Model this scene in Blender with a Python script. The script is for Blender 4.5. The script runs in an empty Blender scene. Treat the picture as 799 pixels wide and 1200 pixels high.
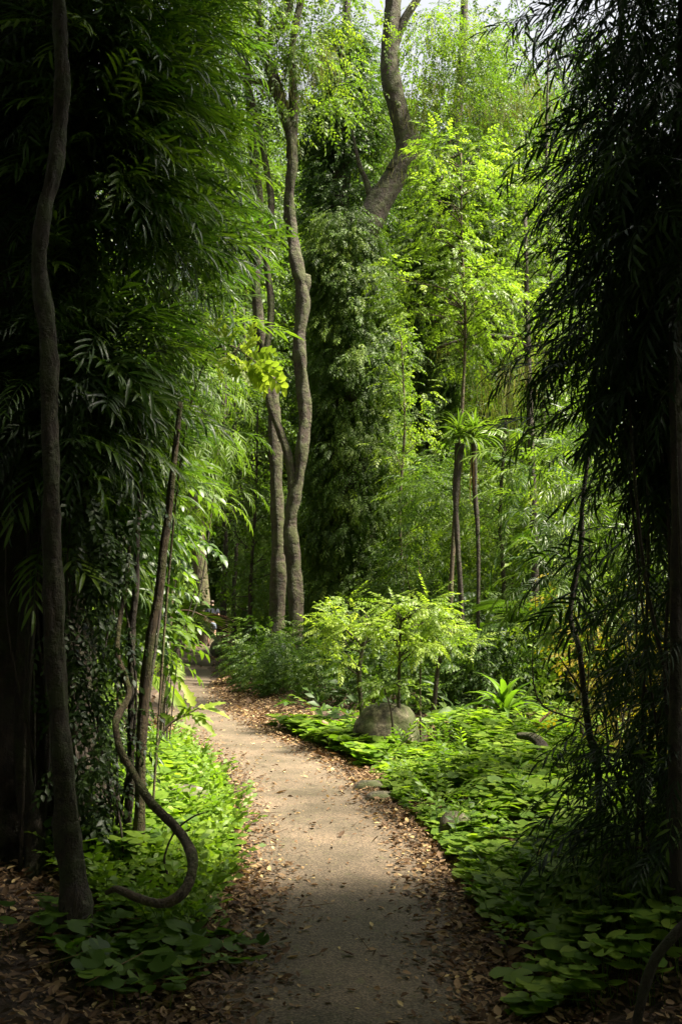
import bpy, math
import numpy as np

rng = np.random.default_rng(11)
PI = math.pi
scene = bpy.context.scene
COL = scene.collection

# ------------------------------------------------------------------ camera maths
F = 1200.0
CAMZ = 1.6
TH = math.atan((708 - 600) / F)
FWD = np.array([0, math.cos(TH), math.sin(TH)])
UPV = np.array([0, -math.sin(TH), math.cos(TH)])

def ray(px, py):
    return F * FWD + (px - 399.5) * np.array([1., 0, 0]) + (600 - py) * UPV

def PY(px, py, Y):
    d = ray(px, py)
    return np.array([0, 0, CAMZ]) + d * (Y / d[1])

def G(px, py):
    d = ray(px, py)
    p = np.array([0, 0, CAMZ]) + d * (-CAMZ / d[2])
    p[2] = 0
    return p

# ------------------------------------------------------------------ path line and terrain
PATH_PX = [(400, 1400), (404, 1200), (408, 1100), (400, 1000), (373, 950), (338, 900), (286, 870), (252, 850),
           (230, 830), (217, 800), (222, 780), (233, 765)]
PC = [np.array([0.0, -14, 0]), np.array([0.0, -4, 0]), np.array([0.0, 0.5, 0])] + [G(*p) for p in PATH_PX]
PC += [np.array([-3.9, 41, 0]), np.array([-1.0, 47, 0]), np.array([4., 52, 0])]

def catmull(P, n=8):
    P = [np.asarray(p, float) for p in P]
    P = [2 * P[0] - P[1]] + P + [2 * P[-1] - P[-2]]
    out = []
    for i in range(1, len(P) - 2):
        for k in range(n):
            t = k / n
            out.append(0.5 * ((2 * P[i]) + (-P[i - 1] + P[i + 1]) * t + (2 * P[i - 1] - 5 * P[i] + 4 * P[i + 1] - P[i + 2]) * t * t
                              + (-P[i - 1] + 3 * P[i] - 3 * P[i + 1] + P[i + 2]) * t ** 3))
    out.append(P[-2])
    return np.array(out)

PL = catmull(PC, 10)

def path_d(x, y):
    x = np.asarray(x, float); y = np.asarray(y, float)
    sh = x.shape
    q = np.stack([x.ravel(), y.ravel()], 1)
    best = np.full(len(q), 1e9)
    for i in range(0, len(q), 20000):
        qq = q[i:i + 20000]
        a = PL[:-1, :2]; b = PL[1:, :2]; ab = b - a
        t = np.clip(((qq[:, None] - a) * ab).sum(2) / (ab ** 2).sum(1), 0, 1)
        d = np.linalg.norm(qq[:, None] - (a + t[..., None] * ab), axis=2).min(1)
        best[i:i + 20000] = d
    return best.reshape(sh)

def hgt(x, y):
    x = np.asarray(x, float); y = np.asarray(y, float)
    d = path_d(x, y)
    s = np.clip((d - 0.62) / 1.6, 0, 1); s = s * s * (3 - 2 * s)
    n = (np.sin(x * 1.3 + 1) * np.cos(y * 1.1 + x * .4) * .05 + np.sin(x * 3.1 + y * 2.3) * .018 + np.sin(y * .43 + x * .21) * .09 + .06)
    far = np.clip((d - 5) / 20, 0, 1) * 1.2
    return s * n + far * .6

def gp(px, py):
    p = G(px, py); p[2] = float(hgt(p[0], p[1])); return p

def on(x, y):
    return np.array([x, y, float(hgt(x, y))])

# ------------------------------------------------------------------ mesh building
class MB:
    def __init__(s): s.V = []; s.F = []; s.T = []; s.n = 0
    def add(s, V, Fc, tint=0.5):
        V = np.asarray(V, float); Fc = np.asarray(Fc, int)
        s.V.append(V); s.F.append(Fc + s.n); s.n += len(V)
        s.T.append(np.broadcast_to(np.asarray(tint, float), (len(Fc),)))
        return s
    def build(s, name, mat, parent=None, smooth=True, origin=None):
        me = bpy.data.meshes.new(name)
        V = np.concatenate(s.V); Fc = np.concatenate(s.F); T = np.concatenate(s.T)
        if origin is not None: V = V - np.asarray(origin)
        me.vertices.add(len(V)); me.vertices.foreach_set('co', V.astype(np.float32).ravel())
        me.loops.add(Fc.size); me.loops.foreach_set('vertex_index', Fc.astype(np.int32).ravel())
        me.polygons.add(len(Fc)); me.polygons.foreach_set('loop_start', np.arange(0, Fc.size, 3, dtype=np.int32))
        me.update(calc_edges=True)
        if smooth: me.polygons.foreach_set('use_smooth', np.ones(len(Fc), bool))
        a = me.attributes.new('tint', 'FLOAT', 'FACE'); a.data.foreach_set('value', T.astype(np.float32))
        me.materials.append(mat)
        o = bpy.data.objects.new(name, me); COL.objects.link(o)
        if parent is not None: o.parent = parent
        elif origin is not None: o.location = origin
        return o

def tag(o, label=None, cat=None, group=None, kind=None):
    if label: o['label'] = label
    if cat: o['category'] = cat
    if group: o['group'] = group
    if kind: o['kind'] = kind
    return o

def thing(name, loc, label, cat, group=None):
    o = bpy.data.objects.new(name, None); COL.objects.link(o)
    o.location = loc; o.empty_display_size = .2
    return tag(o, label, cat, group)

def dup(root, loc, rz=0, sc=1., label=None, group=None):
    r = root.copy(); COL.objects.link(r); r.location = loc; r.rotation_euler = (0, 0, rz); r.scale = (sc, sc, sc)
    if label: r['label'] = label
    if group: r['group'] = group
    for ch in list(root.children):
        c = ch.copy(); COL.objects.link(c); c.parent = r
        for g in ch.children:
            d = g.copy(); COL.objects.link(d); d.parent = c
    return r

def norm(v):
    v = np.asarray(v, float)
    return v / (np.linalg.norm(v, axis=-1, keepdims=True) + 1e-9)

def tube(P, R, sides=8, rough=0.0, n=5, seed=0, cap=True, lump=1.0):
    """tapered, irregular tube through P"""
    P = [np.asarray(p, float) for p in P]
    R = np.asarray(R, float)
    if len(P) > 2 or n > 1:
        Q = catmull(P, n)
        RR = np.interp(np.linspace(0, len(P) - 1, len(Q)), np.arange(len(P)), R)
    else: Q = np.array(P); RR = R
    T = norm(np.gradient(Q, axis=0))
    ref = np.array([0.31, 0.95, 0.02]) if abs(T[0][2]) > .5 else np.array([.05, .1, 1.])
    rr = np.random.default_rng(seed + 5)
    ph = rr.uniform(0, 6.28, 6)
    V = []
    L = np.concatenate([[0], np.cumsum(np.linalg.norm(np.diff(Q, axis=0), axis=1))])
    a = np.linspace(0, 2 * PI, sides, endpoint=False)
    x = norm(np.cross(ref, T[0]))
    for i in range(len(Q)):
        x = norm(x - T[i] * np.dot(x, T[i])); y = np.cross(T[i], x)
        s = L[i] / max(.15, RR.max() * 3) * lump
        k = 1 + rough * (np.sin(2 * a + ph[0] + s * .5) * .5 + np.sin(3 * a + ph[1] - s * .9) * .4 + np.sin(s * 1.7 + ph[2]) * .45
                         + np.sin(5 * a + ph[3] + s * 1.3) * .25 + np.sin(s * 4.1 + ph[4] + a) * .2)
        V.append(Q[i] + RR[i] * k[:, None] * (np.cos(a)[:, None] * x + np.sin(a)[:, None] * y))
    V = np.concatenate(V); Fc = []
    if rough and sides >= 8: V = V + rr.normal(0, 1, V.shape) * (np.repeat(RR, sides) * .035)[:, None]
    m = len(Q)
    i = np.arange(m - 1)[:, None] * sides; j = np.arange(sides)[None]; j2 = (j + 1) % sides
    A = (i + j).ravel(); B = (i + j2).ravel(); C = (i + sides + j2).ravel(); D = (i + sides + j).ravel()
    Fc = np.concatenate([np.stack([A, B, C], 1), np.stack([A, C, D], 1)])
    if cap:
        V = np.concatenate([V, Q[:1], Q[-1:]]); c0 = len(V) - 2; c1 = len(V) - 1
        jj = np.arange(sides); j2 = (jj + 1) % sides; e = (m - 1) * sides
        Fc = np.concatenate([Fc, np.stack([j2, jj, np.full(sides, c0)], 1), np.stack([e + jj, e + j2, np.full(sides, c1)], 1)])
    return V, Fc

def leaf(n=3, w=.25, droop=.4, fold=.25, prof=None, rise=0.):
    """unit-length leaf along +y, flat in xy; droops to -z"""
    if prof is None: prof = lambda t: math.sin(PI * min(1, t ** .75)) ** .8
    ts = np.linspace(0, 1, n + 1); y = z = 0.; V = [(0, 0, 0)]; F_ = []; pt = 0
    for i, t in enumerate(ts[1:], 1):
        a = rise - (droop + rise) * (t - .5 / n); y += math.cos(a) / n; z += math.sin(a) / n
        if i == n: V.append((0, y, z))
        else:
            b = w * prof(t); V += [(-b, y, z + fold * b), (0, y, z), (b, y, z + fold * b)]
    if n == 1: return np.array(V), np.zeros((0, 3), int)
    F_ += [(0, 2, 1), (0, 3, 2)]
    for i in range(n - 2):
        a = 1 + 3 * i; b = a + 3
        F_ += [(a, a + 1, b + 1), (a, b + 1, b), (a + 1, a + 2, b + 2), (a + 1, b + 2, b + 1)]
    a = 1 + 3 * (n - 2); e = len(V) - 1
    F_ += [(a, a + 1, e), (a + 1, a + 2, e)]
    return np.array(V, float), np.array(F_, int)

def frames(d, up=(0, 0, 1), roll=None):
    d = norm(d); up = np.broadcast_to(np.asarray(up, float), d.shape)
    x = np.cross(d, up); bad = np.linalg.norm(x, axis=1) < 1e-3
    x[bad] = [1, 0, 0]; x = norm(x); z = np.cross(x, d)
    if roll is not None:
        c = np.cos(roll)[:, None]; s = np.sin(roll)[:, None]
        x, z = x * c + z * s, -x * s + z * c
    return np.stack([x, d, z], 2)            # columns

def scatter(mb, tpl, pos, M, sc, tint, wob=0.0):
    """instance template (V,F,tt) at pos with matrices M and scale sc; tint per instance + tt per face"""
    V, Fc = tpl[0], tpl[1]
    tt = tpl[2] if len(tpl) > 2 else np.zeros(len(Fc))
    m = len(pos)
    if m == 0: return
    sc = np.broadcast_to(np.asarray(sc, float), (m,))
    W = np.einsum('mij,vj->mvi', M, V) * sc[:, None, None] + pos[:, None]
    Fa = Fc[None] + (np.arange(m) * len(V))[:, None, None]
    tint = np.broadcast_to(np.asarray(tint, float), (m,))
    T = np.clip(tint[:, None] + tt[None], 0, 1)
    mb.add(W.reshape(-1, 3), Fa.reshape(-1, 3), T.ravel())

def sprig(r, nl=7, L=.35, leafL=.1, lf=None, ang=55, bend=.5, twig=.0025, rank2=True, taper=.4, var=.1, term=True, tup=.1):
    """a twig with leaves, along +y; returns (V,F,tt) for leaves and twig in one mesh"""
    mb = MB(); lf = lf or leaf(2, .28, .4, .2)
    ts = np.linspace(.12, 1, nl); pos = []; dirs = []; ups = []; sc = []
    def at(t):
        a = bend * t
        return np.array([0, L * (t - a * a * t / 6), -L * a * t / 2]), norm(np.array([0, math.cos(a), -math.sin(a)]))
    for i, t in enumerate(ts):
        p, d = at(t)
        s = 1 if i % 2 else -1
        if not rank2: s = 1
        A = math.radians(ang + r.uniform(-9, 9)) * (1 - .35 * t)
        if term and i == nl - 1: A = 0.1
        side = np.array([s, 0, 0.]);
        if not rank2:
            q = i * 2.4; side = np.array([math.cos(q), 0, math.sin(q)])
        dd = norm(d * math.cos(A) + side * math.sin(A) + np.array([0, 0, r.uniform(-.22, .12) + tup]))
        pos.append(p); dirs.append(dd); sc.append(leafL * (1 - taper * abs(t - .45)) * r.uniform(.8, 1.15))
    pos = np.array(pos); dirs = np.array(dirs)
    M = frames(dirs, roll=r.normal(0, .3, nl))
    scatter(mb, (lf[0], lf[1]), pos, M, np.array(sc), r.uniform(-var, var, nl))
    # twig: a thin three-sided tube
    ks = [at(t)[0] for t in (0, .35, .7, 1)]
    if twig: mb.add(*tube(ks, [twig, twig * .8, twig * .6, twig * .3], 3, n=1, cap=False), tint=-.2)
    return np.concatenate(mb.V), np.concatenate(mb.F), np.concatenate(mb.T)

def rdir(r, m):
    v = r.normal(size=(m, 3)); return norm(v)

def clump_scatter(mb, r, tpls, cen, rad, n, out=None, size=(.8, 1.2), down=.3, tbase=.5, tvar=.15, lvar=.08, outw=1.0, flat=1.0):
    """clumps of sprigs: cen (k,3), rad (k,), n sprigs each. out: (k,3) preferred direction"""
    cen = np.asarray(cen, float); k = len(cen); rad = np.broadcast_to(np.asarray(rad, float), (k,))
    n = np.broadcast_to(np.asarray(n, int), (k,))
    idx = np.repeat(np.arange(k), n); m = len(idx)
    u = rdir(r, m); q = u * (r.uniform(0, 1, m) ** .45)[:, None]
    q[:, 2] *= flat
    pos = cen[idx] + q * rad[idx][:, None]
    d = u * .8 + r.normal(0, .35, (m, 3))
    if out is not None: d += np.asarray(out)[idx] * outw
    d[:, 2] = d[:, 2] * .55 - down
    M = frames(d, roll=r.normal(0, .35, m))
    tb = np.clip(tbase + r.normal(0, tvar, k), 0, 1)[idx] + r.normal(0, lvar, m)
    s = r.uniform(size[0], size[1], m)
    which = r.integers(0, len(tpls), m)
    for w in range(len(tpls)):
        f = which == w
        scatter(mb, tpls[w], pos[f], M[f], s[f], tb[f])

# ------------------------------------------------------------------ materials
def mat(name):
    m = bpy.data.materials.new(name); m.use_nodes = True
    nt = m.node_tree; nt.nodes.clear()
    return m, nt, nt.nodes, nt.links

def ramp(N, L, src, stops):
    r = N.new('ShaderNodeValToRGB'); e = r.color_ramp.elements
    while len(e) < len(stops): e.new(.5)
    for el, (p, c) in zip(e, stops): el.position = p; el.color = (*c, 1)
    L.new(src, r.inputs[0]); return r

def leaf_mat(name, stops, rough=.42, trans=.38, spec=.45, tcol=(1.15, 1.25, .45)):
    m, nt, N, L = mat(name)
    at = N.new('ShaderNodeAttribute'); at.attribute_name = 'tint'
    tc = N.new('ShaderNodeTexCoord'); nz = N.new('ShaderNodeTexNoise'); nz.inputs['Scale'].default_value = 9; nz.inputs['Detail'].default_value = 3
    L.new(tc.outputs['Object'], nz.inputs['Vector'])
    ma = N.new('ShaderNodeMath'); ma.operation = 'MULTIPLY_ADD'; ma.inputs[1].default_value = .22; ma.inputs[2].default_value = -.11
    L.new(nz.outputs['Fac'], ma.inputs[0])
    ad = N.new('ShaderNodeMath'); ad.operation = 'ADD'; ad.use_clamp = True; L.new(at.outputs['Fac'], ad.inputs[0]); L.new(ma.outputs[0], ad.inputs[1])
    r = ramp(N, L, ad.outputs[0], stops)
    p = N.new('ShaderNodeBsdfPrincipled'); p.inputs['Roughness'].default_value = rough; p.inputs['Specular IOR Level'].default_value = spec
    L.new(r.outputs[0], p.inputs['Base Color'])
    mx = N.new('ShaderNodeMix'); mx.data_type = 'RGBA'; mx.blend_type = 'MULTIPLY'; mx.inputs['Factor'].default_value = 1
    L.new(r.outputs[0], mx.inputs['A']); mx.inputs['B'].default_value = (tcol[0] * 1.6, tcol[1] * 1.6, tcol[2] * 1.6, 1)
    t = N.new('ShaderNodeBsdfTranslucent'); L.new(mx.outputs['Result'], t.inputs['Color'])
    s = N.new('ShaderNodeMixShader'); s.inputs[0].default_value = trans
    L.new(p.outputs[0], s.inputs[1]); L.new(t.outputs[0], s.inputs[2])
    o = N.new('ShaderNodeOutputMaterial'); L.new(s.outputs[0], o.inputs[0])
    return m

def bark_mat(name, base, dark, moss, mossamt=.5, pale=(.3, .29, .24), paleamt=.1, sc=1.):
    m, nt, N, L = mat(name)
    tc = N.new('ShaderNodeTexCoord'); mp = N.new('ShaderNodeMapping'); mp.inputs['Scale'].default_value = (6 * sc, 6 * sc, 1.6 * sc)
    L.new(tc.outputs['Object'], mp.inputs[0])
    n1 = N.new('ShaderNodeTexNoise'); n1.inputs['Scale'].default_value = 3; n1.inputs['Detail'].default_value = 8; n1.inputs['Roughness'].default_value = .7
    L.new(mp.outputs[0], n1.inputs[0])
    r = ramp(N, L, n1.outputs['Fac'], [(.32, dark), (.62, base)])
    n2 = N.new('ShaderNodeTexNoise'); n2.inputs['Scale'].default_value = 2.3 * sc; n2.inputs['Detail'].default_value = 7; n2.inputs['Roughness'].default_value = .65
    L.new(tc.outputs['Object'], n2.inputs[0])
    lo = .62 - .25 * mossamt
    rm = ramp(N, L, n2.outputs['Fac'], [(lo - .04, (0, 0, 0)), (lo + .14, (.9, .9, .9))])
    mx = N.new('ShaderNodeMix'); mx.data_type = 'RGBA'; L.new(rm.outputs[0], mx.inputs['Factor']); L.new(r.outputs[0], mx.inputs['A']); mx.inputs['B'].default_value = (*moss, 1)
    n3 = N.new('ShaderNodeTexNoise'); n3.inputs['Scale'].default_value = 5 * sc; n3.inputs['Detail'].default_value = 5; n3.inputs['W' if False else 'Distortion'].default_value = .6
    m3 = N.new('ShaderNodeMapping'); m3.inputs['Location'].default_value = (7, 3, 1); L.new(tc.outputs['Object'], m3.inputs[0]); L.new(m3.outputs[0], n3.inputs[0])
    rp = ramp(N, L, n3.outputs['Fac'], [(.68 - paleamt * .5, (0, 0, 0)), (.80 - paleamt * .5, (.6, .6, .6))])
    m2 = N.new('ShaderNodeMix'); m2.data_type = 'RGBA'; L.new(rp.outputs[0], m2.inputs['Factor']); L.new(mx.outputs['Result'], m2.inputs['A']); m2.inputs['B'].default_value = (*pale, 1)
    p = N.new('ShaderNodeBsdfPrincipled'); p.inputs['Roughness'].default_value = .85; L.new(m2.outputs['Result'], p.inputs['Base Color'])
    ad = N.new('ShaderNodeMath'); ad.operation = 'ADD'; L.new(n1.outputs['Fac'], ad.inputs[0]); L.new(rm.outputs[0], ad.inputs[1])
    b = N.new('ShaderNodeBump'); b.inputs['Strength'].default_value = .8; b.inputs['Distance'].default_value = .03; L.new(ad.outputs[0], b.inputs['Height']); L.new(b.outputs[0], p.inputs['Normal'])
    o = N.new('ShaderNodeOutputMaterial'); L.new(p.outputs[0], o.inputs[0])
    return m

def plain_mat(name, c, rough=.8, nscale=20, var=.25):
    m, nt, N, L = mat(name)
    tc = N.new('ShaderNodeTexCoord'); n1 = N.new('ShaderNodeTexNoise'); n1.inputs['Scale'].default_value = nscale; n1.inputs['Detail'].default_value = 5
    L.new(tc.outputs['Object'], n1.inputs[0])
    r = ramp(N, L, n1.outputs['Fac'], [(.3, tuple(x * (1 - var) for x in c)), (.7, tuple(x * (1 + var) for x in c))])
    p = N.new('ShaderNodeBsdfPrincipled'); p.inputs['Roughness'].default_value = rough; L.new(r.outputs[0], p.inputs['Base Color'])
    o = N.new('ShaderNodeOutputMaterial'); L.new(p.outputs[0], o.inputs[0])
    return m

LM_far = leaf_mat('foliage_mid_green', [(0, (.025, .045, .008)), (.5, (.065, .115, .015)), (1, (.17, .225, .028))], .55, .45, .3)
LM_deep = leaf_mat('foliage_deep_green', [(0, (.016, .034, .008)), (.5, (.042, .083, .013)), (1, (.12, .18, .024))], .5, .4, .3)
LM_bright = leaf_mat('foliage_yellow_green', [(0, (.045, .085, .009)), (.5, (.12, .185, .018)), (1, (.26, .32, .045))], .5, .44, .3, (1.1, 1.2, .55))
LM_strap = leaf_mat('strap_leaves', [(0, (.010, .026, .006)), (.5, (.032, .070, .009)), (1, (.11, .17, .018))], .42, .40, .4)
LM_shaded = leaf_mat('shaded_strap_leaves', [(0, (.005, .012, .003)), (.5, (.012, .028, .005)), (1, (.035, .065, .010))], .45, .32, .3)  # leaf colour darkened to put the foreground shade into it
LM_cover = leaf_mat('round_leaves', [(0, (.03, .065, .008)), (.5, (.085, .155, .014)), (1, (.20, .28, .03))], .52, .42, .28)
LM_gold = leaf_mat('golden_moss_foliage', [(0, (.08, .07, .008)), (.5, (.22, .17, .012)), (1, (.38, .30, .03))], .7, .35)
LM_moss = leaf_mat('hanging_moss', [(0, (.07, .07, .025)), (.5, (.15, .15, .05)), (1, (.27, .25, .10))], .9, .4, .1)
LM_bronze = leaf_mat('bronze_frond', [(0, (.10, .045, .03)), (.5, (.26, .17, .12)), (1, (.60, .52, .42))], .4, .3, .5, (1.1, .8, .7))
LM_dry = leaf_mat('dry_leaves', [(0, (.035, .021, .012)), (.4, (.13, .076, .040)), (.75, (.30, .20, .105)), (1, (.52, .40, .18))], .75, .12, .25, (1.1, .9, .6))
BK_moss = bark_mat('mossy_bark', (.050, .031, .017), (.011, .007, .005), (.045, .052, .008), .7, (.19, .18, .12), .10, 2.4)
BK_dark = bark_mat('dark_bark', (.052, .036, .024), (.014, .010, .007), (.04, .048, .010), .4, (.10, .10, .07), .04, 1.6)
BK_grey = bark_mat('grey_bark', (.13, .095, .06), (.04, .028, .018), (.07, .08, .02), .6, (.27, .25, .18), .14)
BK_red = bark_mat('reddish_bark', (.16, .08, .045), (.05, .026, .016), (.08, .09, .02), .3, (.25, .2, .14), .06, 2.)
BK_dark2 = bark_mat('shaded_bark', (.05, .034, .019), (.012, .008, .005), (.04, .048, .010), .6, (.13, .12, .075), .10, 3.)
BK_stem = bark_mat('sapling_bark', (.11, .075, .038), (.03, .02, .012), (.08, .092, .018), .5, (.2, .18, .11), .06, 3.)

# ------------------------------------------------------------------ templates
R1 = np.random.default_rng(5)
ov2 = leaf(2, .26, .5, .25)
ov3 = leaf(3, .24, .6, .25)
lin = leaf(4, .058, .6, .4, lambda t: math.sin(PI * t ** .8) ** .6)
lin3 = leaf(3, .06, .6, .4, lambda t: math.sin(PI * t ** .8) ** .6)
T_far = [sprig(R1, 7, .42, .155, ov2, 55, .7, .004) for _ in range(5)]
T_small = [sprig(R1, 8, .32, .10, ov2, 55, .6, .003) for _ in range(5)]
T_ov = [sprig(R1, 8, .34, .115, ov3, 52, .5, .003) for _ in range(5)]
lin5 = leaf(3, .095, .55, .35, lambda t: math.sin(PI * t ** .8) ** .6)
T_hang = [sprig(R1, 9, .42, .15, lin5, 52, b, .003) for b in (.4, .7, 1.0, .6, .3)]
T_vine = [sprig(R1, 8, .36, .15, leaf(2, .19, .6, .3), 55, b, .003) for b in (.6, .9, .4, 1.2, .7)]
T_strap = [sprig(R1, int(n), l, s, lin, 42, b, .0035, True, .45) for n, l, s, b in
           [(15, .46, .17, .5), (13, .40, .15, .3), (11, .36, .16, .8), (17, .5, .14, .9), (12, .42, .18, .1)]]
T_droop = [sprig(R1, int(n), l, s, lin, 40, b, .0035, True, .4) for n, l, s, b in
           [(13, .5, .17, .9), (11, .44, .15, .6), (12, .42, .18, 1.2), (14, .52, .14, .8)]]
T_tier = [sprig(R1, 14, .34, .07, ov3, 62, .35, .003, True, .3, .12) for _ in range(4)]

# ------------------------------------------------------------------ ground, path
def grid_ground():
    xs = np.unique(np.concatenate([np.linspace(-120, -14, 24), np.linspace(-14, 14, 113), np.linspace(14, 120, 24)]))
    ys = np.unique(np.concatenate([np.linspace(-60, -6, 12), np.linspace(-6, 30, 146), np.linspace(30, 60, 40), np.linspace(60, 170, 20)]))
    X, Y = np.meshgrid(xs, ys); Z = hgt(X, Y)
    V = np.stack([X, Y, Z], 2).reshape(-1, 3); nx = len(xs)
    i = np.arange(len(ys) - 1)[:, None] * nx; j = np.arange(nx - 1)[None]
    A = (i + j).ravel(); B = A + 1; D = A + nx; C = D + 1
    return V, np.concatenate([np.stack([A, B, C], 1), np.stack([A, C, D], 1)])

m, nt, N, L = mat('forest_soil')
tc = N.new('ShaderNodeTexCoord'); n1 = N.new('ShaderNodeTexNoise'); n1.inputs['Scale'].default_value = 14; n1.inputs['Detail'].default_value = 9; n1.inputs['Roughness'].default_value = .75
L.new(tc.outputs['Object'], n1.inputs[0])
r = ramp(N, L, n1.outputs['Fac'], [(.3, (.018, .011, .007)), (.5, (.05, .03, .018)), (.72, (.12, .075, .04))])
p = N.new('ShaderNodeBsdfPrincipled'); p.inputs['Roughness'].default_value = .95; L.new(r.outputs[0], p.inputs['Base Color'])
b = N.new('ShaderNodeBump'); b.inputs['Strength'].default_value = .9; b.inputs['Distance'].default_value = .05; L.new(n1.outputs['Fac'], b.inputs['Height']); L.new(b.outputs[0], p.inputs['Normal'])
o = N.new('ShaderNodeOutputMaterial'); L.new(p.outputs[0], o.inputs[0])
MB().add(*grid_ground()).build('ground', m)
tag(bpy.data.objects['ground'], kind='structure', label='dark brown forest floor under the trees')

m, nt, N, L = mat('worn_asphalt')
tc = N.new('ShaderNodeTexCoord')
n1 = N.new('ShaderNodeTexNoise'); n1.inputs['Scale'].default_value = 95; n1.inputs['Detail'].default_value = 4; L.new(tc.outputs['Object'], n1.inputs[0])
n2 = N.new('ShaderNodeTexNoise'); n2.inputs['Scale'].default_value = 2.2; n2.inputs['Detail'].default_value = 8; n2.inputs['Roughness'].default_value = .65; L.new(tc.outputs['Object'], n2.inputs[0])
n3 = N.new('ShaderNodeTexNoise'); n3.inputs['Scale'].default_value = 17; n3.inputs['Detail'].default_value = 6; L.new(tc.outputs['Object'], n3.inputs[0])
r1 = ramp(N, L, n1.outputs['Fac'], [(.3, (.028, .020, .013)), (.5, (.092, .070, .049)), (.7, (.19, .147, .105))])
r2 = ramp(N, L, n2.outputs['Fac'], [(.35, (.62, .60, .48)), (.5, (.95, .9, .82)), (.65, (1.25, 1.15, 1.05))])
mx = N.new('ShaderNodeMix'); mx.data_type = 'RGBA'; mx.blend_type = 'MULTIPLY'; mx.inputs['Factor'].default_value = 1
L.new(r1.outputs[0], mx.inputs['A']); L.new(r2.outputs[0], mx.inputs['B'])
r3 = ramp(N, L, n3.outputs['Fac'], [(.60, (0, 0, 0)), (.72, (.75, .75, .75))])
m2 = N.new('ShaderNodeMix'); m2.data_type = 'RGBA'; L.new(r3.outputs[0], m2.inputs['Factor']); L.new(mx.outputs['Result'], m2.inputs['A']); m2.inputs['B'].default_value = (.095, .085, .035, 1)
p = N.new('ShaderNodeBsdfPrincipled'); p.inputs['Roughness'].default_value = .8; L.new(m2.outputs['Result'], p.inputs['Base Color'])
b = N.new('ShaderNodeBump'); b.inputs['Strength'].default_value = .7; b.inputs['Distance'].default_value = .006; L.new(n1.outputs['Fac'], b.inputs['Height'])
b2 = N.new('ShaderNodeBump'); b2.inputs['Strength'].default_value = .5; b2.inputs['Distance'].default_value = .03; L.new(n2.outputs['Fac'], b2.inputs['Height']); L.new(b.outputs[0], b2.inputs['Normal'])
L.new(b2.outputs[0], p.inputs['Normal'])
o = N.new('ShaderNodeOutputMaterial'); L.new(p.outputs[0], o.inputs[0])
T = norm(np.gradient(PL, axis=0)); S = np.stack([T[:, 1], -T[:, 0], T[:, 2] * 0], 1)
V = []
ww = .56
for i in range(len(PL)):
    for k, u in enumerate(np.linspace(-1, 1, 7)):
        j = .06 * math.sin(i * .9 + (3 if u > 0 else 0)) + .04 * math.sin(i * 2.3) if abs(u) == 1 else 0
        q = PL[i] + S[i] * (ww * u + j * u); q = q.copy(); q[2] = .012 * (1 - u * u) + .006
        V.append(q)
V = np.array(V); i = np.arange(len(PL) - 1)[:, None] * 7; j = np.arange(6)[None]
A = (i + j).ravel(); B = A + 1; D = A + 7; C = D + 1
MB().add(V, np.concatenate([np.stack([A, B, C], 1), np.stack([A, C, D], 1)])).build('path', m)
tag(bpy.data.objects['path'], kind='structure', label='narrow grey brown asphalt walking path winding into the forest')

# ------------------------------------------------------------------ leaf litter
r = np.random.default_rng(21)
dl = leaf(3, .24, -.5, .5)
dl2 = leaf(3, .17, .7, -.4)
dl3 = leaf(3, .30, -.2, .7)
def litter(n, xr, yr, dens, size):
    x = r.uniform(*xr, n * 5); y = r.uniform(yr[0] ** .5, yr[1] ** .5, n * 5) ** 2
    d = path_d(x, y); k = r.uniform(0, 1, len(x)) < dens(d, x, y)
    x, y, d = x[k][:n], y[k][:n], d[k][:n]
    z = np.where(d < .6, .022, hgt(x, y) + .012) + r.uniform(0, .022, len(x)) * (d > .5)
    a = r.uniform(0, 2 * PI, len(x))
    dirs = np.stack([np.cos(a), np.sin(a), r.normal(.05, .16, len(x))], 1)
    return np.stack([x, y, z], 1), frames(dirs, roll=r.normal(0, .35, len(x))), r.uniform(*size, len(x)) * r.uniform(.7, 1.2, len(x))
mb = MB()
def verge(d, x, y):
    e = np.exp(-((d - .60) / .22) ** 2)
    side = x > np.interp(y, PL[:, 1], PL[:, 0])
    e = e * np.where(side, .75, .6 * (y < 6.5) + .2)
    return np.clip(e + .20 * (d > .62) + np.where((y > 13) & side & (d < 1.5) & (d > .6), .5, 0) + .02, 0, 1)
for t_, sz, n in [(dl, (.03, .065), 22000), (dl2, (.03, .08), 18000), (dl3, (.02, .045), 18000)]:
    P_, M_, s_ = litter(n, (-2.6, 3.2), (2.2, 26), verge, sz)
    scatter(mb, t_, P_, M_, s_, np.clip(r.normal(.45, .24, len(P_)), 0, 1))
# near dark corners and wider floor
P_, M_, s_ = litter(14000, (-3.6, 3.6), (2.2, 8), lambda d, x, y: np.where(d > .6, 1, .02), (.03, .075))
scatter(mb, dl, P_, M_, s_, np.clip(r.normal(.38, .2, len(P_)), 0, 1))
P_, M_, s_ = litter(9000, (-9, 12), (8, 40), lambda d, x, y: np.where(d > .6, 1, .03), (.08, .16))
scatter(mb, dl, P_, M_, s_, np.clip(r.normal(.4, .22, len(P_)), 0, 1))
P_, M_, s_ = litter(330, (-1.2, 1), (3, 16), lambda d, x, y: np.where(d < .55, .8, 0), (.012, .04))
scatter(mb, dl2, P_, M_, s_, np.clip(r.normal(.55, .3, len(P_)), 0, 1))
tw = (np.array([(-.012, 0, 0), (.012, 0, 0), (0, 0, .018), (-.006, 1, .01), (.006, 1, .01), (0, 1, .02), (0, .5, .05)]), np.array([(0, 2, 3), (2, 5, 3), (1, 4, 2), (4, 5, 2), (0, 3, 1), (3, 4, 1)]))
P_, M_, s_ = litter(1500, (-3.6, 3.6), (2.2, 12), lambda d, x, y: np.where(d > .5, .6, .01), (.06, .26))
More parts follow.
